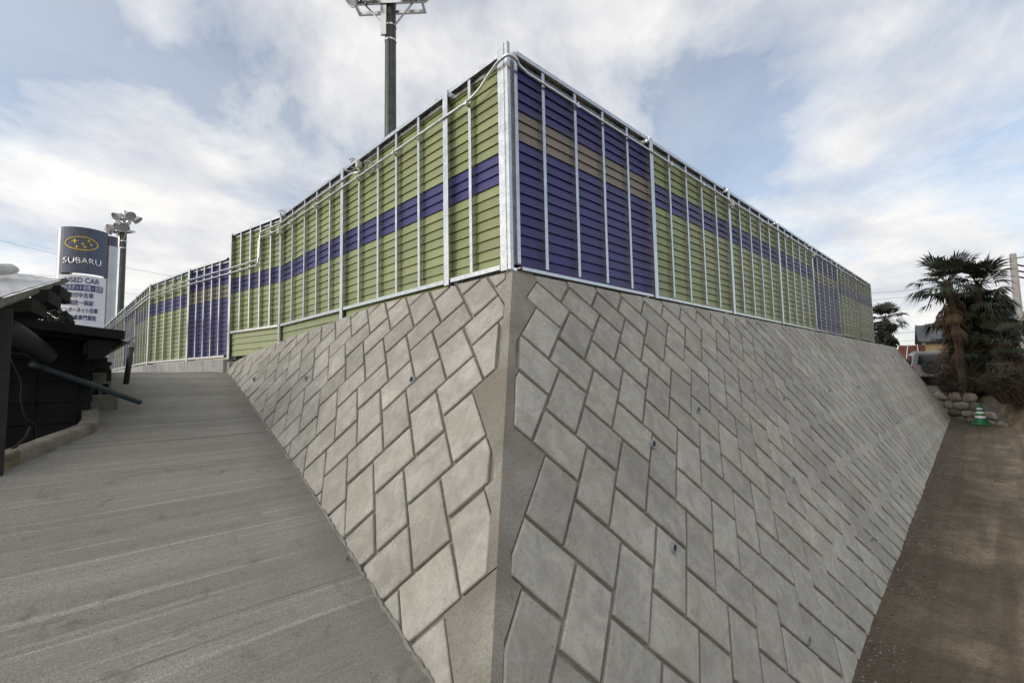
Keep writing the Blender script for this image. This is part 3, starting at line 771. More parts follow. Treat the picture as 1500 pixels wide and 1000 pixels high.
# ================================================================== FLOODLIGHT MASTS
def mast(name, loc, hgt, rz, label, k=1):
    root = empty(name, loc, label, 'floodlight mast', 'floodlight masts', rz)
    q = MB(); q.lathe([(.205, 0), (.19, hgt*.5), (.17, hgt-.25), (.17, hgt)], 20); q.tube([(.0, -.185, 0), (0, -.165, hgt-.6)], .03, 8); q.build('pole', MT['pole'], root, smooth=True)
    q = MB(); q.box(-.26, -.08, -.22, -.12, hgt-1.35, hgt-.1); q.build('cable_duct', MT['galv'], root)
    for zz_ in (hgt-1.45, hgt-.95, hgt-.12):
        q = MB(); q.lathe([(.182, -.03), (.19, -.03), (.19, .03), (.182, .03)], 20); o = q.build('strap', MT['galv'], root); o.location = (0, 0, zz_)
    for zz_, w_ in ((hgt-.28, 1.25*k), (hgt+.55, 1.1*k)):
        q = MB(); q.box(-w_, w_, -.26, -.18, zz_-.05, zz_+.05); q.box(-w_, w_, .18, .26, zz_-.05, zz_+.05); q.box(-w_, -w_+.08, -.18, .18, zz_-.05, zz_+.05); q.box(w_-.08, w_, -.18, .18, zz_-.05, zz_+.05); q.build('crossarm', MT['galv'], root)
    q = MB(); q.lathe([(.10, hgt), (.10, hgt+1.3), (.0, hgt+1.32)], 12); q.build('spigot', MT['galv'], root)
    for s in (-1, 1):
        q = MB(); q.tube([(.16*s, -.12, hgt-1.0), (.95*s*k, -.2, hgt-.22)], .028, 6); q.build('brace', MT['galv'], root)
    for (x, y, z, tx, ty) in [(-1.15, -.45, hgt-.15, -.7, -.45), (-.62, -.5, hgt-.05, -.15, -.8), (.62, -.5, hgt-.05, .1, -.8), (1.15, -.45, hgt-.1, .75, -.5), (-.9, .4, hgt+.75, -.5, .5), (.0, -.42, hgt+.75, .0, -.8), (.9, .4, hgt+.75, .5, .5), (1.3, -.2, hgt+.8, .9, -.1)]:
        x *= k
        aim = V((tx, ty, -.62)).normalized(); qd = aim.to_track_quat('Z', 'Y').to_matrix().to_4x4(); qd.translation = V((x, y, z))
        k_ = MB(); k_.lathe([(.0, -.30), (.10, -.29), (.13, -.16), (.20, -.05), (.31, .14), (.335, .20), (.30, .20), (.295, .17)], 20, qd)
        f = k_.build('floodlight', MT['lamp'], root, smooth=True)
        k_ = MB(); k_.lathe([(.0, .16), (.296, .17)], 20, qd); k_.build('lens', MT['lampglass'], f)
        k_ = MB(); pv = qd @ V((0, 0, -.22)); ar = V((x*.85, -.22 if y < 0 else .22, z-.15 if z < hgt+.3 else hgt+.55)); k_.tube([ar, (ar+pv)/2+V((0, 0, .05)), pv], .04, 6); k_.box(pv.x-.09, pv.x+.09, pv.y-.09, pv.y+.09, pv.z-.09, pv.z+.09); k_.build('bracket', MT['pole'], f)
    return root
p = at(572, 150, 15); zt = at(573, 1, 15).z
mast('floodlight_mast', (p.x, p.y, ZC-.02), zt-ZC+.05, radians(-46), 'tall dark floodlight mast rising behind the green barrier, cut by the top edge', .9)
p = at(178, 420, 43); zt = at(187, 325, 43).z
mast('floodlight_mast', (p.x, p.y, -.75), zt+.75-.5, radians(-62), 'distant floodlight mast just right of the tall car dealer sign', .62)
# ================================================================== DEALER SIGN
navy = simple('navy_sign', (.080, .084, .105), .20, .9, var=.1, bmp=0); white = simple('white_sign', (.70, .71, .74), .22, .0, var=.05, bmp=0)
steel = simple('column_steel', (.45, .46, .47), .35, .75, var=.08, scale=2, bmp=0); gold = simple('gold_trim', (.75, .52, .06), .3, .4, var=.1, bmp=0)
silver = simple('silver_letters', (.72, .73, .74), .3, .6, var=.05, bmp=0); bluetxt = simple('blue_letters', (.055, .065, .20), .4, var=.05, bmp=0)
sc = at(122, 400, 32); sdir = V((CAM.x-sc.x, CAM.y-sc.y, 0)).normalized(); srx = V((-sdir.y, sdir.x, 0))
Rz = radians(-1); srx = V((srx.x*cos(Rz)-srx.y*sin(Rz), srx.x*sin(Rz)+srx.y*cos(Rz), 0))   # panel turned slightly
MS = Matrix((srx, V((0, 0, 1)).cross(srx), V((0, 0, 1)))).transposed().to_4x4(); MS.translation = V((sc.x, sc.y, 0))
sign = bpy.data.objects.new('sign_tower', None); COL.objects.link(sign); sign.matrix_world = MS
tag(sign, 'tall used car dealer sign tower with curved navy top panel and oval star emblem', 'sign')
SWD = 1.78
def bulge(x): return -.50*(1-(x/(SWD/2))**2)
def curved_panel(x0, x1, z0, z1, th, mat, name, off=0, n=16):
    q = MB()
    for i in range(n):
        a, b = x0+(x1-x0)*i/n, x0+(x1-x0)*(i+1)/n
        ya, yb = bulge(a)+off, bulge(b)+off
        q.hexa([(a, ya, z0), (b, yb, z0), (b, yb+th, z0), (a, ya+th, z0), (a, ya, z1), (b, yb, z1), (b, yb+th, z1), (a, ya+th, z1)])
    o = q.build(name, mat, sign); return o
zt1, zb1 = at(126, 337, 32).z, at(122, 402.5, 32).z
zt2, zb2 = at(122, 405.5, 32).z, -.3
curved_panel(-.89, .89, zb1, zt1, .12, navy, 'upper_panel')
lowp = curved_panel(-.89, .89, zb2, zt2, .10, white, 'lower_panel')
q = MB()
for x, r_ in ((1.02, .30), (-.72, .30)):
    M_ = Matrix.Translation((x, .42, 0)); q.lathe([(r_, -.75), (r_, zt1-.05 if x < 0 else zt1-.62)], 24, M_)
q.build('column', steel, sign, smooth=True)
q = MB(); M_ = Matrix.Translation((1.0, .42, 0)); q.lathe([(.31, zt1-.62), (.31, zt1-.1), (.0, zt1-.1)], 24, M_); q.box(.0, .85, .2, .6, zt1-.62, zt1-.1); q.build('column_cap', navy, sign)
def text(body, x, z, h, mat, name, off=-.012, width=None, align='LEFT', parent=None, bold=0):
    c = bpy.data.curves.new(name, 'FONT'); c.body = body; c.size = 1; c.extrude = .0; c.offset = bold; c.resolution_u = 3
    o = bpy.data.objects.new(name, c); COL.objects.link(o)
    me = bpy.data.meshes.new_from_object(o); bpy.data.objects.remove(o)
    xs = [v.co.x for v in me.vertices]; ys_ = [v.co.y for v in me.vertices]
    if not xs: return
    x0, x1, y0, y1 = min(xs), max(xs), min(ys_), max(ys_)
    sx = (width/(x1-x0)) if width else h/(y1-y0); sy = h/(y1-y0)
    import bmesh
    b = bmesh.new(); b.from_mesh(me)
    for v in b.verts:
        X = x+(v.co.x-x0)*sx; v.co = V((X, bulge(X)+off, z+(v.co.y-y0)*sy))
    ret = bmesh.ops.extrude_face_region(b, geom=list(b.faces))
    for g in ret['geom']:
        if isinstance(g, bmesh.types.BMVert): g.co.y -= .012
    bmesh.ops.recalc_face_normals(b, faces=b.faces)
    b.to_mesh(me); b.free(); me.materials.clear(); me.materials.append(mat)
    o = bpy.data.objects.new(name, me); COL.objects.link(o); o.parent = parent or sign; return o
sz = lambda py: at(122, py, 32).z
text('SUBARU', -.77, sz(389.5), sz(380.5)-sz(389.5), silver, 'letters', off=-.032, width=1.44, bold=.014)
# oval emblem with six stars
q = MB(); ez = sz(360); ew, eh = .60, .33
pts = [V((-.10+ew*cos(t*2*pi/40), bulge(-.10+ew*cos(t*2*pi/40))-.015, ez+eh*sin(t*2*pi/40))) for t in range(41)]
q.tube(pts, .026, 6)
def star(x, z, r):
    P_ = []
    for k in range(8):
        a = pi/2+k*pi/4; rr = r if k % 2 == 0 else r*.26; X = x+rr*cos(a)*1.15; P_.append(V((X, bulge(X)-.02, z+rr*sin(a))))
    c_ = V((x, bulge(x)-.035, z))
    for k in range(8): q.face([c_, P_[k], P_[(k+1) % 8]])
star(-.36, ez+.10, .15)
for x, z in ((.16, ez+.16), (.25, ez-.02), (-.06, ez-.02), (.03, ez-.17), (-.28, ez-.20)): star(x, z, .095)
q.build('emblem', gold, sign)
# rows of the lower panel
text('USED CAR', -.66, sz(416.5), sz(409)-sz(416.5), bluetxt, 'letters', width=1.30, parent=sign, bold=.01)
q = MB()
for i in range(14):
    a, b = -.84+1.62*i/14, -.84+1.62*(i+1)/14
    q.hexa([(a, bulge(a)-.02, sz(428)), (b, bulge(b)-.02, sz(428)), (b, bulge(b)+.01, sz(428)), (a, bulge(a)+.01, sz(428)), (a, bulge(a)-.02, sz(419)), (b, bulge(b)-.02, sz(419)), (b, bulge(b)+.01, sz(419)), (a, bulge(a)+.01, sz(419))])
q.build('name_strip', bluetxt, sign)
text('カースポット', -.80, sz(427), sz(420)-sz(427), white, 'letters', off=-.024, width=.80)
text('前橋・吉岡', .04, sz(427.2), sz(419.8)-sz(427.2), white, 'letters', off=-.024, width=.70)
for body, y0, y1, xa, w_ in (('整備付中古車', 438, 430.5, -.74, 1.18), ('全国統一保証', 449, 441.5, -.72, 1.18), ('インターネット在庫', 459.5, 452, -.80, 1.42), ('スバル車専門買取', 470.5, 463, -.78, 1.36)):
    text(body, xa, sz(y0), sz(y1)-sz(y0), bluetxt, 'letters', width=w_, bold=.012)

# ================================================================== BLACK SHED ON THE LEFT
shed = empty('wooden_shed', (-2.9, 4.5, -2.2), 'black boarded wooden shed with a low dark sheet roof beside the ramp', 'shed')
X0, X1, Y0, Y1, GZ = -4.4, -2.025, 3.74, 6.3, -2.3
q = MB(); nb = 8; zb, zt = -2.3, -.36; bh = (zt-zb)/10
for i in range(10):
    z0 = zb+i*bh; lean = .012
    q.hexa([(-2.62, Y0-lean, z0), (X1, Y0-lean, z0), (X1, Y0+.02, z0), (-2.62, Y0+.02, z0), (-2.62, Y0, z0+bh-.006), (X1, Y0, z0+bh-.006), (X1, Y0+.02, z0+bh-.006), (-2.62, Y0+.02, z0+bh-.006)])
    q.hexa([(X1+lean, Y0-.01, z0), (X1+lean, Y1, z0), (X1-.02, Y1, z0), (X1-.02, Y0+.021, z0), (X1, Y0-.01, z0+bh-.006), (X1, Y1, z0+bh-.006), (X1-.02, Y1, z0+bh-.006), (X1-.02, Y0+.021, z0+bh-.006)])
for x in (-2.60, -2.42, -2.14): q.box(x, x+.02, Y0-.024, Y0-.013, zb, zt)
q.box(X0, -2.62, Y0+.55, Y0+.57, zb, zt); q.box(X0, X0+.03, Y0, Y1, zb, zt); q.box(X0, X1, Y1, Y1+.03, zb, zt); q.box(-2.64, -2.62, Y0+.021, Y0+.55, zb, zt)
o = q.build('wall', MT['blackwood']); into(shed, o)
def roof_sheet(c00, c10, c11, c01, n, amp, th, name, mat, root):   # corrugated sheet: waves across c00->c10
    q = MB(); c00, c10, c11, c01 = map(V, (c00, c10, c11, c01)); vs = []; m_ = n*4
    nr = (c10-c00).cross(c01-c00).normalized(); nr = nr if nr.z > 0 else -nr
    for i in range(m_+1):
        t = i/m_; h = amp*sin(i*pi/2)
        for s_ in (0, .5, 1):
            p_ = c00.lerp(c10, t).lerp(c01.lerp(c11, t), s_)
            vs += [p_+nr*h, p_+nr*(h-th)]
    fs = []
    for i in range(m_):
        a, b = i*6, (i+1)*6
        for s_ in (0, 2): fs += [(a+s_, b+s_, b+s_+2, a+s_+2), (a+s_+1, a+s_+3, b+s_+3, b+s_+1)]
        fs += [(a, a+1, b+1, b), (a+4, b+4, b+5, a+5)]
    fs += [(0, 2, 3, 1), (2, 4, 5, 3), (m_*6, m_*6+1, m_*6+3, m_*6+2), (m_*6+2, m_*6+3, m_*6+5, m_*6+4)]
    q.raw(vs, fs); o = q.build(name, mat); into(root, o); return o
roof_sheet((-1.85, 3.05, -.335), (-1.83, 6.6, -.335), (-4.6, 6.6, -.02), (-4.6, 3.05, -.02), 26, .008, .012, 'roof', MT['roofdark'], shed)
q = MB()
q.hexa([(-4.6, 3.02, -.075), (-1.85, 3.02, -.395), (-1.85, 3.05, -.395), (-4.6, 3.05, -.075), (-4.6, 3.02, -.012), (-1.85, 3.02, -.318), (-1.85, 3.05, -.318), (-4.6, 3.05, -.012)])
for y in (3.2, 3.9, 4.6, 5.3, 6.0):
    q.hexa([(-4.5, y, -.10), (-1.86, y, -.43), (-1.86, y+.05, -.43), (-4.5, y+.05, -.10), (-4.5, y, -.04), (-1.86, y, -.352), (-1.86, y+.05, -.352), (-4.5, y+.05, -.04)])
q.box(-2.10, -2.02, 3.12, 6.4, -.52, -.42); q.hexa([(-2.08, 3.10, -.56), (-1.98, 3.10, -.56), (-1.98, 6.4, -.56), (-2.08, 6.4, -.56), (-2.08, 3.10, -.40), (-1.88, 3.10, -.40), (-1.88, 6.4, -.40), (-2.08, 6.4, -.40)])
into(shed, q.build('roof_frame', MT['blackwood']))
q = MB(); gp = [(.055*cos(a), .055*sin(a)) for a in [pi+i*pi/8 for i in range(9)]]
for (a, b) in zip(gp[:-1], gp[1:]): q.face([(-1.83+a[0], 3.02, -.36+a[1]), (-1.83+b[0], 3.02, -.36+b[1]), (-1.81+b[0], 6.6, -.36+b[1]), (-1.81+a[0], 6.6, -.36+a[1])])
into(shed, q.build('gutter', MT['pvcdark']))
# downpipe: grey elbow from the gutter, dark lower leg
q = MB(); a, b, c_ = at(172, 497, 7.6), at(194, 501, 7.45), None
d0 = V((-1.63, 5.31, -.79))
q.tube(smooth_path([V((-1.83, 5.31, -.245)), V((-1.70, 5.31, -.25)), V((-1.60, 5.31, -.27)), V((-1.59, 5.31, -.33))], 4), .033, 10); into(shed, q.build('downpipe', MT['pvc'], smooth=True))
q = MB(); q.tube([V((-1.59, 5.31, -.30)), V((-1.632, 5.31, -.80))], .031, 10); into(shed, q.build('downpipe', MT['pvcdark'], smooth=True))
# upper roof: pale sheets on beams, seen at the left edge
up = empty('shed_roof', (-3.0, 4.0, -.1), 'pale weathered sheet canopy roof on dark beams above the black shed', 'roof')
A_, B_ = at(-60, 452, 3.9), at(97, 406, 7.0); C_, D_ = at(93, 409.5, 7.9), at(-60, 388, 6.6)
roof_sheet(A_, B_, C_, D_, 7, .0025, .010, 'roof_sheet', MT['sheet'], up)
q = MB()
th0, th1 = V((0, 0, -.055)), V((0, 0, -.035)); bk = V((.02, .12, 0)); fw_ = V((.012, -.018, -.012))
q.hexa([A_+th0+fw_, B_+th1+fw_, B_+th1+bk, A_+th0+bk, A_+fw_, B_+fw_, B_-V((0, 0, .012))+bk, A_-V((0, 0, .012))+bk])
into(up, q.build('fascia', MT['greywood']))
q = MB()
def beam(px0, px1, py0, py1, D0, D1, dep):
    a = at(px0, py0, D0); b = at(px1, py0, D1); hh = at(px0, py0, D0).z-at(px0, py1, D0).z; k = V((.15, .9, 0)).normalized()*dep; dn = V((0, 0, -hh))
    q.hexa([a+dn, b+dn, b+dn+k, a+dn+k, a, b, b+k, a+k])
beam(-60, 47, 436, 460, 4.8, 5.4, .5); beam(46, 72, 424, 443, 5.6, 5.75, .5); beam(71, 89, 418, 435, 6.2, 6.3, .5)
into(up, q.build('beam', MT['blackwood']))
q = MB(); q.tube([at(-30, 396, 5.6), at(14, 394, 6.2), at(21, 395, 6.3)], [.05, .05, .035], 10); into(up, q.build('ridge_cap', MT['sheet']))
q = MB(); pb = at(-5, 700, 4.75); q.box(pb.x-.04, pb.x+.03, pb.y-.04, pb.y+.03, -2.3, at(3, 452, 4.75).z); into(up, q.build('support_post', MT['darkwood']))
# pipes and wires round the shed
q = MB(); _d = ray(205, 589); pe = CAM+_d*((3.93-CAM.y)/_d.y); _d = ray(52, 534); ps = CAM+_d*((3.42-CAM.y)/_d.y)
q.tube([ps, ps.lerp(pe, .5), pe], .027, 12, cap=False); q.tube([ps, ps.lerp(pe, .999)], .0225, 10, mi=1); q.tube([ps-(pe-ps).normalized()*.03, ps+(pe-ps).normalized()*.05], .033, 12)
tag(q.build('drain_pipe', [MT['bluepipe'], MT['dark']], smooth=True), 'dark blue drain pipe leaning from the black shed down onto the ramp', 'pipe')
q = MB(); q.tube([at(12, 482, 5.0), at(40, 500, 5.2), at(68, 522, 5.4)], .075, 12)
tag(q.build('duct_pipe', MT['roofdark'], smooth=True), 'fat dark grey pipe slanting under the low roof of the black shed', 'pipe')
q = MB(); q.tube(smooth_path([at(6, 505, 5.0), at(20, 535, 5.0), at(31, 562, 5.05), at(30, 585, 5.05), at(38, 612, 5.1), at(52, 622, 5.2), at(55, 645, 5.3), at(60, 670, 5.35)], 4), .006, 6)
tag(q.build('cable', MT['darkwood'], smooth=True), 'thin dark cable hanging loose in front of the black shed boards', 'cable')
q = MB(); q.tube([at(2, 672, 4.9), at(38, 640, 5.1), at(44, 625, 5.3)], .009, 6); q.tube([at(10, 516, 5.1), at(34, 518, 5.2), at(50, 527, 5.3)], .008, 6)
tag(q.build('stick', MT['darkwood'], smooth=True), 'slanting thin dark sticks leaning in the dark gap beside the shed boards', 'stick')
# kerb along the ramp
kp = [V((-3.45, 1.05, 0)), V((-2.95, 1.82, 0)), V((-2.535, 2.42, 0)), V((-2.16, 3.0, 0)), V((-2.02, 3.22, 0)), V((-1.965, 3.42, 0)), V((-1.955, 3.75, 0)), V((-1.955, 3.98, 0))]
kq = smooth_path(kp, 4); q = MB()
for i, (a, b) in enumerate(zip(kq[:-1], kq[1:])):
    def sec(p_, k_):
        d_ = (kq[min(k_+1, len(kq)-1)]-kq[max(k_-1, 0)]).normalized(); n_ = V((-d_.y, d_.x, 0)); z_ = rampz(p_.y)
        h_ = (.10 if p_.y < 3.2 else .085)+.012*mnoise.noise(V((p_.x*4, p_.y*4, 1)))
        jj = .012*mnoise.noise(V((p_.x*5, p_.y*5, 9)))
        return [p_+V((0, 0, z_-.1)), p_+n_*.13+V((0, 0, z_-.6)), p_+n_*(.125+jj)+V((0, 0, z_+h_-.006)), p_+n_*(.016+jj)+V((0, 0, z_+h_)), p_+n_*.004+V((0, 0, z_+h_-.014))]
    s0, s1 = sec(a, i), sec(b, i+1); mi = 1 if i < 9 else 0
    for k_ in range(5): q.face([s0[k_], s1[k_], s1[(k_+1) % 5], s0[(k_+1) % 5]], mi)
    if i == 0: q.face(s0[::-1])
    if i == len(kq)-2: q.face(s1)
tag(q.build('kerb', [MT['oldconc'], MT['moss']], recalc=True), 'low mossy concrete kerb curving between the ramp and the black shed', 'kerb')
def cblock(x0, x1, y0, y1, h0, h1, label, mat, hole=False):
    q = MB(); z = rampz((y0+y1)/2)
    if hole:
        q.box(x0, x1, y0, y1, z+h0, z+h0+.03); q.box(x0, x1, y0, y1, z+h1-.03, z+h1)
        for k in range(4): t = x0+(x1-x0-.03)*k/3; q.box(t, t+.03, y0+.002, y1-.002, z+h0+.03, z+h1-.03)
        q.box(x0+.01, x1-.01, y1-.03, y1-.003, z+h0+.03, z+h1-.03)
    else: q.box(x0, x1, y0, y1, z+h0, z+h1)
    return tag(q.build('concrete_block', mat, bevel=.008), label, 'block', 'concrete blocks beside the shed')
cblock(-2.06, -1.80, 4.02, 4.30, -.06, .125, 'pale solid concrete block nearest the blue drain pipe end', MT['oldconc'])
cblock(-2.09, -1.83, 4.42, 4.62, -.03, .19, 'hollow dark concrete block behind the pale solid block', MT['oldconc'], True)
cblock(-2.10, -1.86, 4.66, 4.86, .05, .24, 'dark concrete block farthest up the ramp beside the shed', MT['oldconc'])
q = MB()
for i, (x, y, z, r) in enumerate([(-2.0, 5.0, .26, .03), (-1.98, 5.05, .31, .025), (-2.02, 5.02, .36, .03)]): q.tube([(x-.14, y-.1, rampz(5)+z), (x+.02, y, rampz(5)+z+.01), (x+.18, y+.1, rampz(5)+z-.005)], r, 8)
q.box(-2.12, -1.80, 4.92, 5.12, rampz(5)-.02, rampz(5)+.235)
tag(q.build('stacked_timber', MT['darkwood']), 'short dark timber offcuts stacked on a block behind the concrete blocks', 'timber')

# ================================================================== VEGETATION helpers
def leafmat(name, a, b, rough=.55):
    m_, t, p = newmat(name); v = mapped(t); n = nse(t, v, 2.2, 3)
    at_ = N(t, 'ShaderNodeVertexColor', layer_name='tone'); s_ = N(t, 'ShaderNodeSeparateColor'); L(t, at_.outputs[0], s_.inputs[0])
    c = mixc(t, mth(t, 'ADD', mth(t, 'MULTIPLY', s_.outputs[0], .7), mth(t, 'MULTIPLY', n, .3)), a, b)
    setc(t, p, 'Base Color', c); setc(t, p, 'Roughness', rough); p.inputs['Specular IOR Level'].default_value = .3
    return m_
MT['palm'] = leafmat('palm_leaf', (.011, .016, .010), (.036, .044, .022)); MT['deadpalm'] = leafmat('dead_palm_leaf', (.012, .009, .006), (.085, .050, .024), .8)
MT['fibre'] = leafmat('palm_fibre', (.035, .025, .017), (.10, .075, .05), .9); MT['bark'] = simple('bark', (.05, .042, .034), .9, var=.4, scale=10, bmp=.5)
MT['leaf'] = leafmat('tree_leaf', (.010, .015, .008), (.034, .041, .022)); MT['brownleaf'] = leafmat('brown_leaf', (.025, .017, .010), (.10, .060, .030), .8)
MT['twig'] = leafmat('twig', (.030, .022, .017), (.085, .062, .045), .9)
def fan_leaf(q, base, direction, size, droop, rr, mi=0, n=15, petiole=.55, spread=1.9):
    d = direction.normalized(); up = V((0, 0, 1)); side = d.cross(up); side = side.normalized() if side.length > .01 else V((1, 0, 0)); nrm = side.cross(d).normalized()
    hub = base+d*petiole*size+V((0, 0, -droop*.15*size)); q.tube([base, (base+hub)/2+V((0, 0, .03)), hub], .011, 4, mi)
    ax = (d*.85+nrm*.25+V((0, 0, -droop*.5))).normalized(); nrm = side.cross(ax).normalized(); t0 = rr.random()
    for k in range(n):
        a = (k/(n-1)-.5)*spread; dirk = (ax*cos(a)+side*sin(a)).normalized(); ln = size*(.80+.2*cos(a*.8))*rr.uniform(.85, 1.05)
        wv = nrm.cross(dirk)*(.5*ln*spread/n*.75); mid = hub+dirk*ln*.6+nrm*.02*(k % 2)
        tip = hub+dirk*ln+V((0, 0, -droop*ln*rr.uniform(.25, .75))); tn = max(0, min(1, t0*.6+rr.random()*.4))
        q.face([hub, mid-wv, tip, mid+wv], mi, tn)
def palm(root_loc, height, lean, nleaf, size, label, seed, dead=60, skirt=1.2, group='palm trees by the stone wall', lower=0):
    rr = random.Random(seed); root = empty('palm_tree', root_loc, label, 'palm', group)
    q = MB(); pts = [V((lean[0]*t*t, lean[1]*t*t, height*t)) for t in [i/8 for i in range(9)]]
    q.tube(pts, [.13-.03*i/8 for i in range(9)], 10); top = pts[-1]
    for i in range(260):
        t = rr.uniform(.05, 1); p_ = V((lean[0]*t*t, lean[1]*t*t, height*t)); a = rr.uniform(0, 2*pi); o_ = V((cos(a), sin(a), 0)); s_ = V((-sin(a), cos(a), 0))*.02
        q.face([p_+o_*.10-s_, p_+o_*.10+s_, p_+o_*.22+V((0, 0, rr.uniform(.05, .22)))], 0, rr.random())
    q.build('trunk', MT['fibre'], root)
    q = MB()
    for i in range(nleaf):
        a = i*2.39996+rr.uniform(-.2, .2); el = rr.uniform(-.45, .95) if i > nleaf*.2 else rr.uniform(.7, 1.3)
        d = V((cos(a)*cos(el), sin(a)*cos(el), sin(el))); fan_leaf(q, top+V((0, 0, -.15*rr.random())), d, size*rr.uniform(.8, 1.1), .25+.5*(1-sin(max(el, 0))), rr, petiole=rr.uniform(.6, 1.0))
    for i in range(lower):
        t = rr.uniform(.35, .95); a = rr.uniform(0, 2*pi); el = rr.uniform(-.5, .3); p_ = V((lean[0]*t*t, lean[1]*t*t, height*t))
        fan_leaf(q, p_, V((cos(a)*cos(el), sin(a)*cos(el), sin(el))), size*rr.uniform(.7, 1.0), .6, rr, petiole=.7)
    q.build('crown', MT['palm'], root)
    if dead:
        q = MB()
        for i in range(dead):
            a = rr.uniform(0, 2*pi); t = rr.uniform(1-skirt/height, 1.0); p_ = V((lean[0]*t*t, lean[1]*t*t, height*t)); el = rr.uniform(-1.5, -.72)
            fan_leaf(q, p_+V((cos(a), sin(a), 0))*.1, V((cos(a)*cos(el), sin(a)*cos(el), sin(el))), size*rr.uniform(.28, .72), .8, rr, n=7, petiole=rr.uniform(.5, 1.1), spread=.9)
        q.build('dead_fronds', MT['deadpalm'], root)
    return root
def leafy(q, c, rad, n, size, rr, mi=0, clumps=14):
    c = V(c); cs = []
    for i in range(clumps):
        while True:
            p_ = V((rr.uniform(-1, 1), rr.uniform(-1, 1), rr.uniform(-1, 1)))
            if p_.length < 1: break
        cs.append((V((c.x+p_.x*rad[0], c.y+p_.y*rad[1], c.z+p_.z*rad[2])), rr.uniform(.22, .45)*min(rad), rr.random()))
    for i in range(n):
        cc, r_, t_ = rr.choice(cs); d = V((rr.gauss(0, 1), rr.gauss(0, 1), rr.gauss(0, 1))).normalized(); p_ = cc+d*r_*rr.uniform(.55, 1.15)
        u_ = V((rr.gauss(0, 1), rr.gauss(0, 1), rr.gauss(0, 1))).normalized(); w_ = u_.orthogonal().normalized(); s_ = size*rr.uniform(.6, 1.3)
        q.face([p_-u_*s_, p_-w_*s_*.45, p_+u_*s_, p_+w_*s_*.45], mi, max(0, min(1, t_*.6+rr.random()*.4)))
    return cs
def tree(base, h, rad, label, seed, n=1800, leaf=.09, mat='leaf', group=None):
    rr = random.Random(seed); root = empty('tree', base, label, 'tree', group)
    q = MB(); c = V((0, 0, h-rad[2])); cs = leafy(q, c, rad, n, leaf, rr); 
    q.build('crown', MT[mat], root)
    q = MB(); q.tube([(0, 0, -.3), (.05, .02, h*.3), (0, 0, h*.65)], [.16, .12, .06], 8)
    for cc, r_, _ in cs[:10]: q.tube([V((0, 0, h*.3)), V((0, 0, h*.3)).lerp(cc, .5)+V((0, 0, .1)), cc], [.06, .04, .015], 5)
    q.build('trunk', MT['bark'], root); return root
def shrub(base, rad, h, label, seed, twigs=120, leaves=400, leaf=.06, mat='brownleaf', group=None, cat='shrub', name='shrub'):
    rr = random.Random(seed); root = empty(name, base, label, cat, group)
    q = MB()
    for i in range(twigs):
        a = rr.uniform(0, 2*pi); r_ = rad*sqrt(rr.random()); b0 = V((cos(a)*r_*.4, sin(a)*r_*.4, -.1)); tp = V((cos(a)*r_*1.1, sin(a)*r_*1.1, h*rr.uniform(.4, 1.0)*(1-.3*(r_/rad)**2)))
        md = b0.lerp(tp, .5)+V((rr.uniform(-.15, .15), rr.uniform(-.15, .15), rr.uniform(0, .2))); q.tube([b0, md, tp], [.014, .009, .004], 4, tone=rr.random())
        for _ in range(3):
            e = md.lerp(tp, rr.random()); q.tube([e, e+V((rr.uniform(-.3, .3), rr.uniform(-.3, .3), rr.uniform(-.05, .3)))], [.006, .003], 3, tone=rr.random())
    q.build('twigs', MT['twig'], root)
    if leaves:
        q = MB(); leafy(q, V((0, 0, h*.62)), (rad*.9, rad*.9, h*.40), leaves, leaf, rr, clumps=22); q.build('foliage', MT[mat], root)
    return root

# ------------------------------------------------------------------ right background
# palms
def gpt(px, D, z): d = ray(px, 540); k = D/hypot(d.x, d.y); return V((CAM.x+d.x*k, CAM.y+d.y*k, z))
b0 = gpt(1410, 21.5, -1.7); tz = at(1392, 412, 21.5).z
palm(b0, tz-b0.z, (-.2, .2), 26, .70, 'tallest palm with a shaggy brown skirt of dead fronds by the stone wall', 3, dead=75, skirt=1.8, lower=16)
b1 = gpt(1437, 22.3, -1.7); tz = at(1441, 415, 22.3).z
palm(b1, tz-b1.z, (.05, -.1), 30, .72, 'dark dense palm between the tallest palm and the utility pole', 5, dead=10, skirt=.5, lower=130)
b2 = gpt(1466, 20.8, -1.7); tz = at(1470, 500, 20.8).z
palm(b2, tz-b2.z, (.05, -.1), 13, .5, 'short low palm in front of the utility pole', 8, dead=14, skirt=.6, lower=12)
b3 = gpt(1304, 30, -1.7); tz = at(1308, 466, 30).z
palm(b3, tz-b3.z, (.05, .05), 24, .62, 'small distant palm standing alone beyond the end of the block wall', 9, dead=40, skirt=.9)
# shrubs
grp = 'shrubs above the stone wall'
for i, (px, D, r_, h_, lab, mt, lv, tw) in enumerate([
        (1405, 22.2, .8, 1.6, 'brown twiggy shrub below the shaggy palm', 'brownleaf', 520, 200), (1440, 22.0, .9, 2.0, 'tangled russet shrub under the dark dense palm', 'brownleaf', 620, 220),
        (1478, 21.6, .8, 1.2, 'dark green and brown bush right above the low end of the stone wall', 'leaf', 700, 160), (1400, 22.0, .6, .9, 'dark evergreen bush right of the parked off roader', 'leaf', 800, 80),
        (1425, 21.7, .6, .6, 'low dark bush just above the middle of the stone wall', 'leaf', 700, 120), (1462, 22.4, .9, 2.5, 'tall bare branched shrub with orange brown leaves beneath the palms', 'brownleaf', 520, 200), (1512, 19.5, .9, 1.25, 'dark bush cut by the right edge of the picture', 'leaf', 700, 140), (1482, 19.7, .7, .9, 'low scrubby bush on the bank at the sloping right end of the stone wall', 'leaf', 650, 180), (1496, 20.6, .8, 1.1, 'brown scrub on the bank below the utility pole', 'brownleaf', 500, 220)]):
    p = gpt(px, D, -1.72); shrub(p, r_, h_, lab, 20+i, tw, lv, .07, mt, grp)
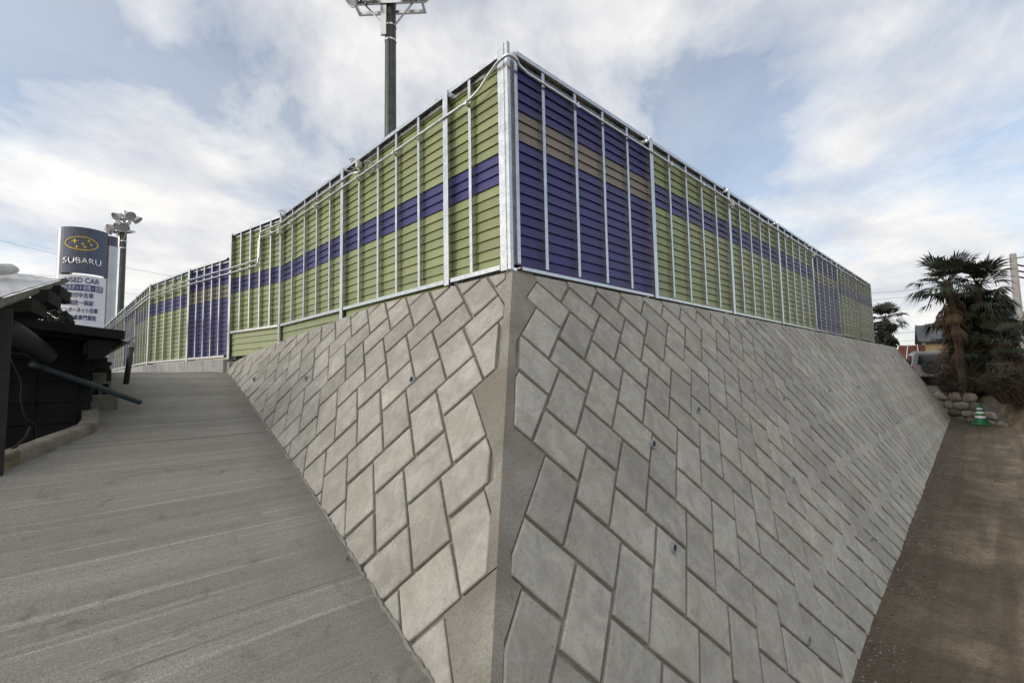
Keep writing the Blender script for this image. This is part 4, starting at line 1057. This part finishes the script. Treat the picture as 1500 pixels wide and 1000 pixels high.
p = gpt(1284, 27, -1.7); tree(p, at(1284, 452, 27).z-p.z, (.75, .75, 1.3), 'dark green tree right behind the far end of the noise barrier', 41, 1700, .10)
p = gpt(1298, 28.5, -1.7); tree(p, at(1298, 482, 28.5).z-p.z, (.7, .7, .8), 'low dark tree under the small distant palm', 42, 1300, .10)
p = gpt(1436, 23.6, -1.7); tree(p, at(1436, 430, 23.6).z-p.z, (1.0, 1.0, 1.75), 'dense dark evergreen mass filling the gap behind the two big palms', 43, 3200, .11)
# dry grass on the verge
rr = random.Random(77); q = MB()
for i in range(2600):
    px, D = rr.uniform(1385, 1560), rr.uniform(18.6, 26); p = gpt(px, D, 0)
    if sdist(p.x, p.y) < .35 and p.y > -2.75: continue
    p.z = ground_z(p.x, p.y)-.02; a = rr.uniform(0, 2*pi); s_ = V((cos(a), sin(a), 0))*.012; hh = rr.uniform(.08, .3)
    q.face([p-s_, p+s_, p+V((rr.uniform(-.12, .12), rr.uniform(-.12, .12), hh))], 0, rr.random())
MT['grass'] = leafmat('dry_grass', (.045, .038, .020), (.16, .12, .055), .9)
tag(q.build('grass', MT['grass']), kind='stuff')
# stone wall
sw = empty('stone_wall', (19, -1.8, -2.5), 'low rubble stone wall with mortared rounded stones behind the green traffic cone', 'wall')
MT['stone'] = simple('rubble_stone', (.23, .20, .155), .85, var=.45, scale=4, bmp=.5, tone=True)
MT['swmortar'] = simple('stone_mortar', (.17, .165, .155), .9, var=.3, scale=8, bmp=.4)
def swtop(s): return -1.50-.02*s if s < 3.6 else -1.57-(s-3.6)*.60
q = MB(); mo = MB(); s = 0; rr = random.Random(5); acc = 0
segs = []
for (ax, ay), (bx, by) in zip(SW[:-1], SW[1:]): segs.append((V((ax, ay, 0)), V((bx, by, 0))))
def stone(c, ux, uy, n_, rx, ry, rz, tone):
    vs = []; fs = []; nu, nv = 8, 5
    for j in range(nv+1):
        for i in range(nu):
            th = 2*pi*i/nu; ph = pi/2*j/nv; x, y, z = cos(th)*cos(ph), sin(th)*cos(ph), sin(ph)
            f = lambda k: (abs(k)**.65)*(1 if k >= 0 else -1)
            w_ = 1+.16*mnoise.noise(c*3+V((x, y, z))*1.3)
            vs.append(c+ux*f(x)*rx*w_+uy*f(y)*ry*w_+n_*(f(z)*rz))
    for j in range(nv):
        for i in range(nu): fs.append((j*nu+i, j*nu+(i+1) % nu, (j+1)*nu+(i+1) % nu, (j+1)*nu+i))
    q.raw(vs, fs, 0, tone)
tot = 0
for a, b in segs:
    d = (b-a); ln = d.length; ux = d.normalized(); n_ = V((ux.y, -ux.x, 0))
    if (n_.x*(CAM.x-a.x)+n_.y*(CAM.y-a.y)) < 0: n_ = -n_
    t = 0
    z0 = -2.75
    mo.hexa([a+V((0, 0, z0))+n_*.02, b+V((0, 0, z0))+n_*.02, b-n_*.34+V((0, 0, z0)), a-n_*.34+V((0, 0, z0)), a+V((0, 0, swtop(tot)-.02))-n_*.06, b+V((0, 0, swtop(tot+ln)-.02))-n_*.06, b-n_*.34+V((0, 0, swtop(tot+ln)-.02)), a-n_*.34+V((0, 0, swtop(tot)-.02))])
    row = 0; z = -2.62
    while z < -1.55:
        hh = rr.uniform(.22, .33); t = -rr.uniform(0, .2)
        while t < ln:
            w_ = rr.uniform(.26, .62)
            if z+hh*.6 < swtop(tot+t+w_/2): stone(a+ux*(t+w_/2)+V((0, 0, z+hh/2))+n_*(.0-.05*(z+2.6)), ux, V((0, 0, 1)), n_, w_*.5, hh*.50, rr.uniform(.06, .11), rr.uniform(.2, .75))
            t += w_*1.04
        z += hh*.97
    tot += ln
mo.build('mortar', MT['swmortar']).parent = None
o = COL.objects['mortar']; into(sw, o); o = q.build('stones', MT['stone'], smooth=True); into(sw, o)
# traffic cone
d = ray(1437, 621); k = 20.3/hypot(d.x, d.y); cx, cy = CAM.x+d.x*k, CAM.y+d.y*k
cone = empty('traffic_cone', (cx, cy, ground_z(cx, cy)+.005), 'green traffic cone with white reflective bands before the stone wall', 'traffic cone')
gmat = simple('green_plastic', (.012, .15, .045), .45, var=.08, bmp=0); wmat = simple('white_band', (.78, .78, .76), .4, var=.04, bmp=0); blk = simple('black_rubber', (.02, .02, .022), .7, var=.2, bmp=.1)
q = MB(); hC = .62; rad = lambda z: .165-.13*(z/hC)
q.box(-.23, .23, -.23, .23, .0, .03); q.build('base', gmat, cone, bevel=.02)
q = MB(); q.lathe([(rad(.03)+.02, .03), (rad(.06), .06), (rad(hC), hC), (.028, hC+.006), (.012, hC-.02)], 24); q.build('body', gmat, cone, smooth=True)
for z0, z1 in ((.20, .27), (.335, .395), (.455, .505)):
    q = MB(); q.lathe([(rad(z0)+.001, z0), (rad(z0)+.006, z0+.004), (rad(z1)+.006, z1-.004), (rad(z1)+.001, z1)], 24); q.build('band', wmat, cone, smooth=True)
# off-roader
paint = simple('silver_paint', (.20, .205, .21), .28, .5, var=.04, scale=2, bmp=0); glass = simple('dark_glass', (.015, .017, .02), .06, 0, var=.1, bmp=0); tyre = simple('tyre', (.016, .016, .017), .8, var=.2, bmp=.2); redl = simple('tail_lens', (.35, .02, .02), .2, var=.1, bmp=0)
sv = gpt(1368, 33, -1.64); dd = V((CAM.x-sv.x, CAM.y-sv.y, 0)).normalized()
suv = empty('parked_off_roader', sv, 'silver off roader parked tail first with a spare wheel on its back door', 'car', rz=atan2(dd.y, dd.x)+radians(8))
# local: +x towards the camera (rear), y to the car's side
prof = [(.0, .42, .80), (.0, .95, .86), (-.06, 1.0, .86), (-.30, 1.66, .70), (-.42, 1.76, .62)]   # x, z, half width at the tail
q = MB()
secs = [(0.02, [(.86, .45), (.88, .72), (.87, 1.0), (.74, 1.62), (.60, 1.73)]), (-.10, [(.88, .42), (.90, .72), (.89, 1.02), (.76, 1.68), (.62, 1.78)]), (-2.3, [(.88, .42), (.90, .72), (.89, 1.02), (.76, 1.68), (.62, 1.78)]), (-2.9, [(.88, .42), (.90, .72), (.89, 1.0), (.86, 1.04), (.6, 1.06)]), (-4.0, [(.86, .45), (.88, .7), (.84, .92), (.8, .98), (.5, 1.0)])]
rings = []
for x, hs in secs:
    r_ = [(x, -w_, z) for w_, z in hs]+[(x, w_, z) for w_, z in hs[::-1]]; rings.append(r_)
for a, b in zip(rings[:-1], rings[1:]):
    for i in range(10): q.face([a[i], a[(i+1) % 10], b[(i+1) % 10], b[i]])
q.face(rings[0]); q.face(rings[-1][::-1]); q.build('body', paint, suv, recalc=True, bevel=.03)
q = MB(); q.hexa([(.03, -.66, 1.08), (.03, .66, 1.08), (.0, .66, 1.08), (.0, -.66, 1.08), (.035, -.56, 1.60), (.035, .56, 1.60), (.0, .56, 1.60), (.0, -.56, 1.60)]); q.build('rear_window', glass, suv)
for s in (-1, 1):
    q = MB(); q.hexa([(-2.2, s*.895, 1.07), (-.2, s*.895, 1.07), (-.2, s*.87, 1.07), (-2.2, s*.87, 1.07), (-2.1, s*.785, 1.60), (-.25, s*.785, 1.60), (-.25, s*.76, 1.60), (-2.1, s*.76, 1.60)]); q.build('side_window', glass, suv)
    q = MB(); q.box(.0, .04, s*.84-.05, s*.84+.05, .72, 1.0); q.build('tail_light', redl, suv)
    q = MB(); q.box(-2.2, -.3, s*.6-.02, s*.6+.02, 1.83, 1.86); [q.box(x, x+.05, s*.6-.02, s*.6+.02, 1.76, 1.83) for x in (-2.1, -1.2, -.4)]; q.build('roof_rail', paint, suv)
    for x in (-.75, -3.3):
        M_ = Matrix.Translation((x, s*.78, .36)) @ Matrix.Rotation(pi/2, 4, 'X'); k_ = MB(); k_.lathe([(.0, -.11), (.2, -.11), (.34, -.12), (.36, -.07), (.36, .07), (.34, .12), (.2, .11), (.0, .11)], 24, M_); w_ = k_.build('wheel', tyre, suv, smooth=True)
M_ = Matrix.Translation((.16, -.12, .98)) @ Matrix.Rotation(pi/2, 4, 'Y'); q = MB(); q.lathe([(.0, -.12), (.34, -.12), (.37, -.08), (.37, .06), (.34, .10), (.21, .11), (.19, .06), (.0, .06)], 28, M_); sp = q.build('spare_wheel', tyre, suv, smooth=True)
q = MB(); q.lathe([(.0, .09), (.06, .09), (.18, .07), (.19, .062)], 20, M_); q.build('rim', tyre, sp, smooth=True)
q = MB(); q.box(.0, .16, -.86, .86, .45, .64); q.build('bumper', simple('grey_bumper', (.12, .12, .125), .5, bmp=0), suv, bevel=.03)
q = MB(); q.box(.03, .05, -.3, .3, 1.64, 1.70); q.build('spoiler', paint, suv)
# houses
def house(name, label, base, rz, w_, d_, h_, rh, wallm, roofm, over=.35, gable_y=True, win=()):
    root = empty(name, base, label, 'house', None, rz)
    q = MB(); q.box(-w_/2, w_/2, -d_/2, d_/2, -.3, h_)
    q.raw([(-w_/2, -d_/2, h_), (w_/2, -d_/2, h_), (0, -d_/2, h_+rh), (-w_/2, d_/2, h_), (w_/2, d_/2, h_), (0, d_/2, h_+rh)], [(0, 1, 2), (3, 5, 4)]); q.build('wall', wallm, root)
    q = MB(); sl = rh/(w_/2)
    for s in (-1, 1):
        e = V((s*(w_/2+over), 0, h_-sl*over)); t = V((0, 0, h_+rh)); n_ = V((s*sl, 0, 1)).normalized()*.09; y0, y1 = -d_/2-over, d_/2+over
        q.hexa([(e.x, y0, e.z), (e.x, y1, e.z), (t.x, y1, t.z), (t.x, y0, t.z), V((e.x, y0, e.z))+n_, V((e.x, y1, e.z))+n_, V((0, y1, t.z+.1)), V((0, y0, t.z+.1))])
        nr_ = int(d_/.45)
        for k in range(nr_+1):
            y = y0+(y1-y0)*k/nr_; a = V((e.x, y, e.z))+n_; b = V((0, y, t.z+.1)); up_ = n_.normalized()*.05; q.hexa([a-V((0, .03, 0)), a+V((0, .03, 0)), b+V((0, .03, 0)), b-V((0, .03, 0)), a-V((0, .03, 0))+up_, a+V((0, .03, 0))+up_, b+V((0, .03, 0))+up_, b-V((0, .03, 0))+up_])
    q.build('roof', roofm, root)
    for (side, c, z, ww, wh) in win:
        if side == 'x-': fr = [(-w_/2-.04, -w_/2+.02, c-ww/2-.06, c+ww/2+.06, z-.06, z+wh+.06), (-w_/2-.05, -w_/2-.03, c-ww/2, c+ww/2, z, z+wh)]
        else: fr = [(c-ww/2-.06, c+ww/2+.06, -d_/2-.04, -d_/2+.02, z-.06, z+wh+.06), (c-ww/2, c+ww/2, -d_/2-.05, -d_/2-.03, z, z+wh)]
        k_ = MB(); k_.box(*fr[0]); f = k_.build('window', MT['pvc'], root); k_ = MB(); k_.box(*fr[1]); k_.build('pane', glass, f)
    return root
ochre = simple('ochre_plaster', (.26, .20, .115), .9, var=.3, scale=1.2, bmp=.3); greymetal = simple('grey_metal_roof', (.10, .105, .115), .45, .4, var=.2, scale=2, bmp=.1); cream = simple('cream_plaster', (.48, .46, .42), .9, var=.1, scale=1.5, bmp=.2)
p = gpt(1413, 38, -1.66); hz_ = at(1350, 497, 38).z+1.66
house('house', 'ochre walled house with grey metal gable roof behind the parked off roader', p, radians(8), 2.7, 3.4, hz_-.1, .85, ochre, greymetal, .3, win=(('y', .2, 1.0, .7, .8), ('x-', .4, 1.1, .8, .9)))
p = gpt(1500, 46, -1.66); hz_ = at(1470, 470, 46).z+1.66
house('house', 'cream two storey house half hidden behind the palms at the right edge', p, radians(12), 6, 7, hz_-.1, .5, cream, greymetal, .5, win=(('x-', -1.5, 2.9, 1.3, 1.1), ('x-', 1.2, 2.9, 1.3, 1.1), ('x-', -1.5, .6, 1.3, 1.3), ('x-', 1.2, .6, 1.5, 1.6), ('y', -1, 2.9, 1.3, 1.1)))
# rust-red shed
rust = simple('rusty_roof', (.16, .055, .035), .7, .2, var=.35, scale=2, bmp=.2); p0, p1 = at(1311, 526, 36), at(1369, 526, 36); p2, p3 = at(1361, 505, 37.6), at(1317, 506, 37.6)
rs = empty('lean_to_shed', (p0.x, p0.y, -1.66), 'small shed with rust red sheet roof and pale seams beyond the wall end', 'shed')
roof_sheet(p0, p1, p2, p3, 14, .02, .03, 'roof', rust, rs)
q = MB()
for t in (.30, .62): a, b = p0.lerp(p1, t)+V((0, 0, .04)), p3.lerp(p2, t)+V((0, 0, .04)); q.tube([a, b], .03, 6)
into(rs, q.build('roof_seam', MT['sheet']))
q = MB(); dn = V((0, 0, -1.9))
q.hexa([p0+dn, p1+dn, p2+dn, p3+dn, p0-V((0, 0, .08)), p1-V((0, 0, .08)), p2-V((0, 0, .08)), p3-V((0, 0, .08))]); into(rs, q.build('wall', MT['darkwood']))
# partly hidden dark car at right
cr = gpt(1490, 41, -1.64); dk = simple('dark_red_paint', (.07, .018, .018), .3, .2, var=.05, bmp=0); hl = simple('headlamp_lens', (.75, .76, .76), .1, var=.05, bmp=0)
car = empty('parked_car', cr, 'dark red car mostly hidden behind the shrubs at the right edge', 'car', rz=atan2(CAM.y-cr.y, CAM.x-cr.x)+radians(10))
q = MB(); secs = [(.05, [(.74, .3), (.8, .5), (.76, .75), (.6, .80)]), (-.15, [(.82, .25), (.86, .5), (.82, .82), (.7, .88)]), (-1.1, [(.84, .25), (.87, .55), (.84, .95), (.74, 1.0)]), (-1.7, [(.84, .25), (.87, .55), (.84, .95), (.62, 1.42)]), (-3.2, [(.84, .25), (.87, .55), (.84, .95), (.62, 1.45)]), (-4.0, [(.8, .3), (.84, .55), (.8, .95), (.7, 1.0)])]
rings = [[(x, -w_, z) for w_, z in hs]+[(x, w_, z) for w_, z in hs[::-1]] for x, hs in secs]
for a, b in zip(rings[:-1], rings[1:]):
    for i in range(8): q.face([a[i], a[(i+1) % 8], b[(i+1) % 8], b[i]])
q.face(rings[0]); q.face(rings[-1]); q.build('body', dk, car, recalc=True, bevel=.04)
q = MB(); q.hexa([(-1.08, -.74, 1.01), (-1.08, .74, 1.01), (-1.12, .74, 1.0), (-1.12, -.74, 1.0), (-1.64, -.60, 1.40), (-1.64, .60, 1.40), (-1.70, .60, 1.38), (-1.70, -.60, 1.38)]); q.build('windscreen', glass, car)
for s in (-1, 1):
    q = MB(); q.lathe([(.0, .03), (.09, .025), (.11, .0)], 16, Matrix.Translation((.06, s*.58, .64)) @ Matrix.Rotation(pi/2, 4, 'Y')); q.build('headlight', hl, car)
    for x in (-.8, -3.2):
        k_ = MB(); k_.lathe([(.0, -.1), (.30, -.1), (.31, -.06), (.31, .06), (.30, .1), (.0, .1)], 20, Matrix.Translation((x, s*.78, .31)) @ Matrix.Rotation(pi/2, 4, 'X')); k_.build('wheel', tyre, car, smooth=True)
# utility pole and wires
pl = gpt(1500, 34, -1.66); zt = at(1475, 373, 34).z
conc = simple('pole_concrete', (.30, .285, .255), .85, var=.15, scale=3, bmp=.2)
up_ = empty('utility_pole', pl, 'pale concrete utility pole with crossarm behind the palms at the right edge', 'utility pole')
hP = zt+1.66; q = MB(); q.lathe([(.19, -.3), (.125, hP), (.0, hP)], 16); q.build('pole', conc, up_, smooth=True)
cdv = V((CR.x, CR.y, 0)).normalized()
q = MB(); q.tube([cdv*-.75+V((0, 0, hP-.32)), cdv*.75+V((0, 0, hP-.14))], .035, 6)
for t in (-.72, .72): q.tube([cdv*t+V((0, 0, hP-.23+.12*t)), cdv*t+V((0, 0, hP-.05+.12*t))], .04, 6)
q.build('crossarm', MT['galv'], up_)
for k_, (zz_, sd_) in enumerate(((.55, 1), (.85, 1), (1.15, 1), (3.1, 1))):
    q = MB(); q.tube([cdv*.12+V((0, 0, hP-zz_)), cdv*.5*sd_+V((0, 0, hP-zz_-.08))], .04, 6); q.build('insulator', blk, up_)
def wire(a, b, sag, label, r_=.008):
    q = MB(); q.tube([a.lerp(b, t/16)+V((0, 0, -sag*4*(t/16)*(1-t/16))) for t in range(17)], r_, 4); tag(q.build('power_line', blk), label, 'wire', 'overhead wires')
topP = V((pl.x, pl.y, 0))
wl = 'thin dark overhead wire among those rising from the pole to the right edge'
for (zz_, px, py, D) in ((hP-1.66-.1, 1560, 300, 26), (hP-1.66-.2, 1560, 345, 26), (hP-1.66-.6, 1560, 395, 28), (hP-1.66-.9, 1560, 408, 28), (hP-1.66-1.2, 1560, 420, 28), (hP-1.66-3.1, 1560, 410, 26)):
    wire(topP+cdv*.4+V((0, 0, zz_)), at(px, py, D), .15, wl)
wl = 'thin overhead wire crossing the sky between the barrier end and the palms'
for (y0, y1) in ((436, 424), (426, 414), (484, 480), (496, 492)): wire(at(1180, y0+8, 60), at(1480, y1-8, 50), .3, wl, .011)
wl = 'thin overhead wire crossing the pale sky near the sign tower'
for (x0, y0, x1, y1, D) in ((-40, 340, 125, 380, 60), (150, 385, 420, 432, 70), (160, 425, 330, 445, 70), (-40, 392, 100, 404, 60)): wire(at(x0, y0, D), at(x1, y1, D+6), .2, wl, .012)
# clipped bush behind the shed
p = at(66, 466, 12); rr = random.Random(61); bsh = empty('bush', (p.x, p.y, -.7), 'dark clipped round bush between the shed roof and the sign tower', 'bush')
q = MB(); zc_ = p.z+.7
for i in range(1700):
    dr = V((rr.gauss(0, 1), rr.gauss(0, 1), rr.gauss(0, 1))).normalized(); r_ = .40*rr.uniform(.80, 1.04); c = V((dr.x*r_*.95, dr.y*r_, zc_-.05+dr.z*r_*.66)); u_ = V((rr.gauss(0, 1), rr.gauss(0, 1), rr.gauss(0, 1))).normalized(); w_ = u_.orthogonal()
    q.face([c-u_*.035, c-w_*.02, c+u_*.035, c+w_*.02], 0, rr.random())
q.build('crown', MT['leaf'], bsh)
q = MB(); q.tube([(0, 0, -.2), (0, 0, zc_-.1)], [.06, .05], 8)
for k_ in range(6): a = k_*1.05; q.tube([(0, 0, zc_-.3), (.2*cos(a), .2*sin(a), zc_-.02)], [.03, .012], 5)
q.build('trunk', MT['bark'], bsh)
# far hills
q = MB(); vs = []
for i in range(81):
    a = radians(-50+i*2.2); R_ = 1500; h_ = 8+38*max(0, mnoise.noise(V((i*.13, 2.2, 0)))+.25)+6*mnoise.noise(V((i*.6, 7, 0)))
    vs += [(cos(a)*R_, sin(a)*R_, -20), (cos(a)*(R_+150), sin(a)*(R_+150), max(3, h_)), (cos(a)*(R_+500), sin(a)*(R_+500), -20)]
fs = [(i*3+k, (i+1)*3+k, (i+1)*3+k+1, i*3+k+1) for i in range(80) for k in (0, 1)]
q.raw(vs, fs); tag(q.build('hills', simple('blue_hills', (.20, .26, .38), .95, var=.1, scale=.01, bmp=0), smooth=True), kind='structure')
# gravel and a few dry leaves
rr = random.Random(15); q = MB()
MT['gravel'] = simple('gravel', (.21, .19, .165), .9, var=.3, scale=20, bmp=.2, tone=True)
def pebble(p, s):
    vs = [V((1, 0, 0)), V((-1, 0, 0)), V((0, 1, 0)), V((0, -1, 0)), V((0, 0, 1)), V((0, 0, -1))]; a = rr.uniform(0, pi); R_ = Matrix.Rotation(a, 3, 'Z')
    sc_ = (s*rr.uniform(.7, 1.4), s*rr.uniform(.6, 1), s*rr.uniform(.4, .8)); vs = [p+R_ @ V((v_.x*sc_[0]+rr.uniform(-.2, .2)*s, v_.y*sc_[1]+rr.uniform(-.2, .2)*s, v_.z*sc_[2])) for v_ in vs]
    q.raw(vs, [(0, 2, 4), (2, 1, 4), (1, 3, 4), (3, 0, 4), (2, 0, 5), (1, 2, 5), (3, 1, 5), (0, 3, 5)], 0, rr.uniform(.15, .55))
for i in range(7000):
    x = -.5+rr.random()**1.5*19; toe = -1.43+.014*(x-2); w_ = rr.random()
    y = toe-abs(rr.gauss(0, .20))*(1+.8*mnoise.noise(V((x*.8, 0, 2)))) if w_ < .35 else toe-.05-abs(rr.gauss(0, .9))
    if w_ < .35 and mnoise.noise(V((x*1.1, 7, 4))) < -.05 and rr.random() < .8: continue
    if w_ > .35 and mnoise.noise(V((x*.7, y*.9, 4))) < .16: continue
    pebble(V((x, y, ground_z(x, y)+.003)), rr.uniform(.004, .013)*(1.9 if rr.random() < .06 else 1) if w_ > .35 else rr.uniform(.005, .017))
tag(q.build('gravel', MT['gravel']), kind='stuff')
lm = simple('dry_leaf', (.16, .08, .04), .8, var=.3, bmp=.1)
def dleaf(px, py, lab, s=.028):
    d = ray(px, py); t = 1.0
    while t < 12 and CAM.z+d.z*t > rampz(CAM.y+d.y*t): t += .004
    p = CAM+d*t; p.z += .012; q = MB(); rr2 = random.Random(px)
    a = rr2.uniform(0, 6); u_ = V((cos(a), sin(a), .22*sin(a)))*s; w_ = V((-sin(a), cos(a), .22*cos(a)))*s*.5; up = V((0, 0, s*.5))
    q.face([p-u_, p-w_*.8+up*.4, p+up*.1]); q.face([p-u_, p+up*.1, p+w_*.8+up*.5]); q.face([p+up*.1, p-w_*.8+up*.4, p+u_+up*.3]); q.face([p+up*.1, p+u_+up*.3, p+w_*.8+up*.5])
    tag(q.build('fallen_leaf', lm), lab, 'leaf', 'fallen leaves on the ramp')
dleaf(510, 821, 'curled brown leaf lying at the foot of the wall low on the ramp'); dleaf(378, 692, 'small brown leaf farther up the ramp near the wall', .02); dleaf(339, 678, 'tiny dark leaf in the middle of the ramp', .014)
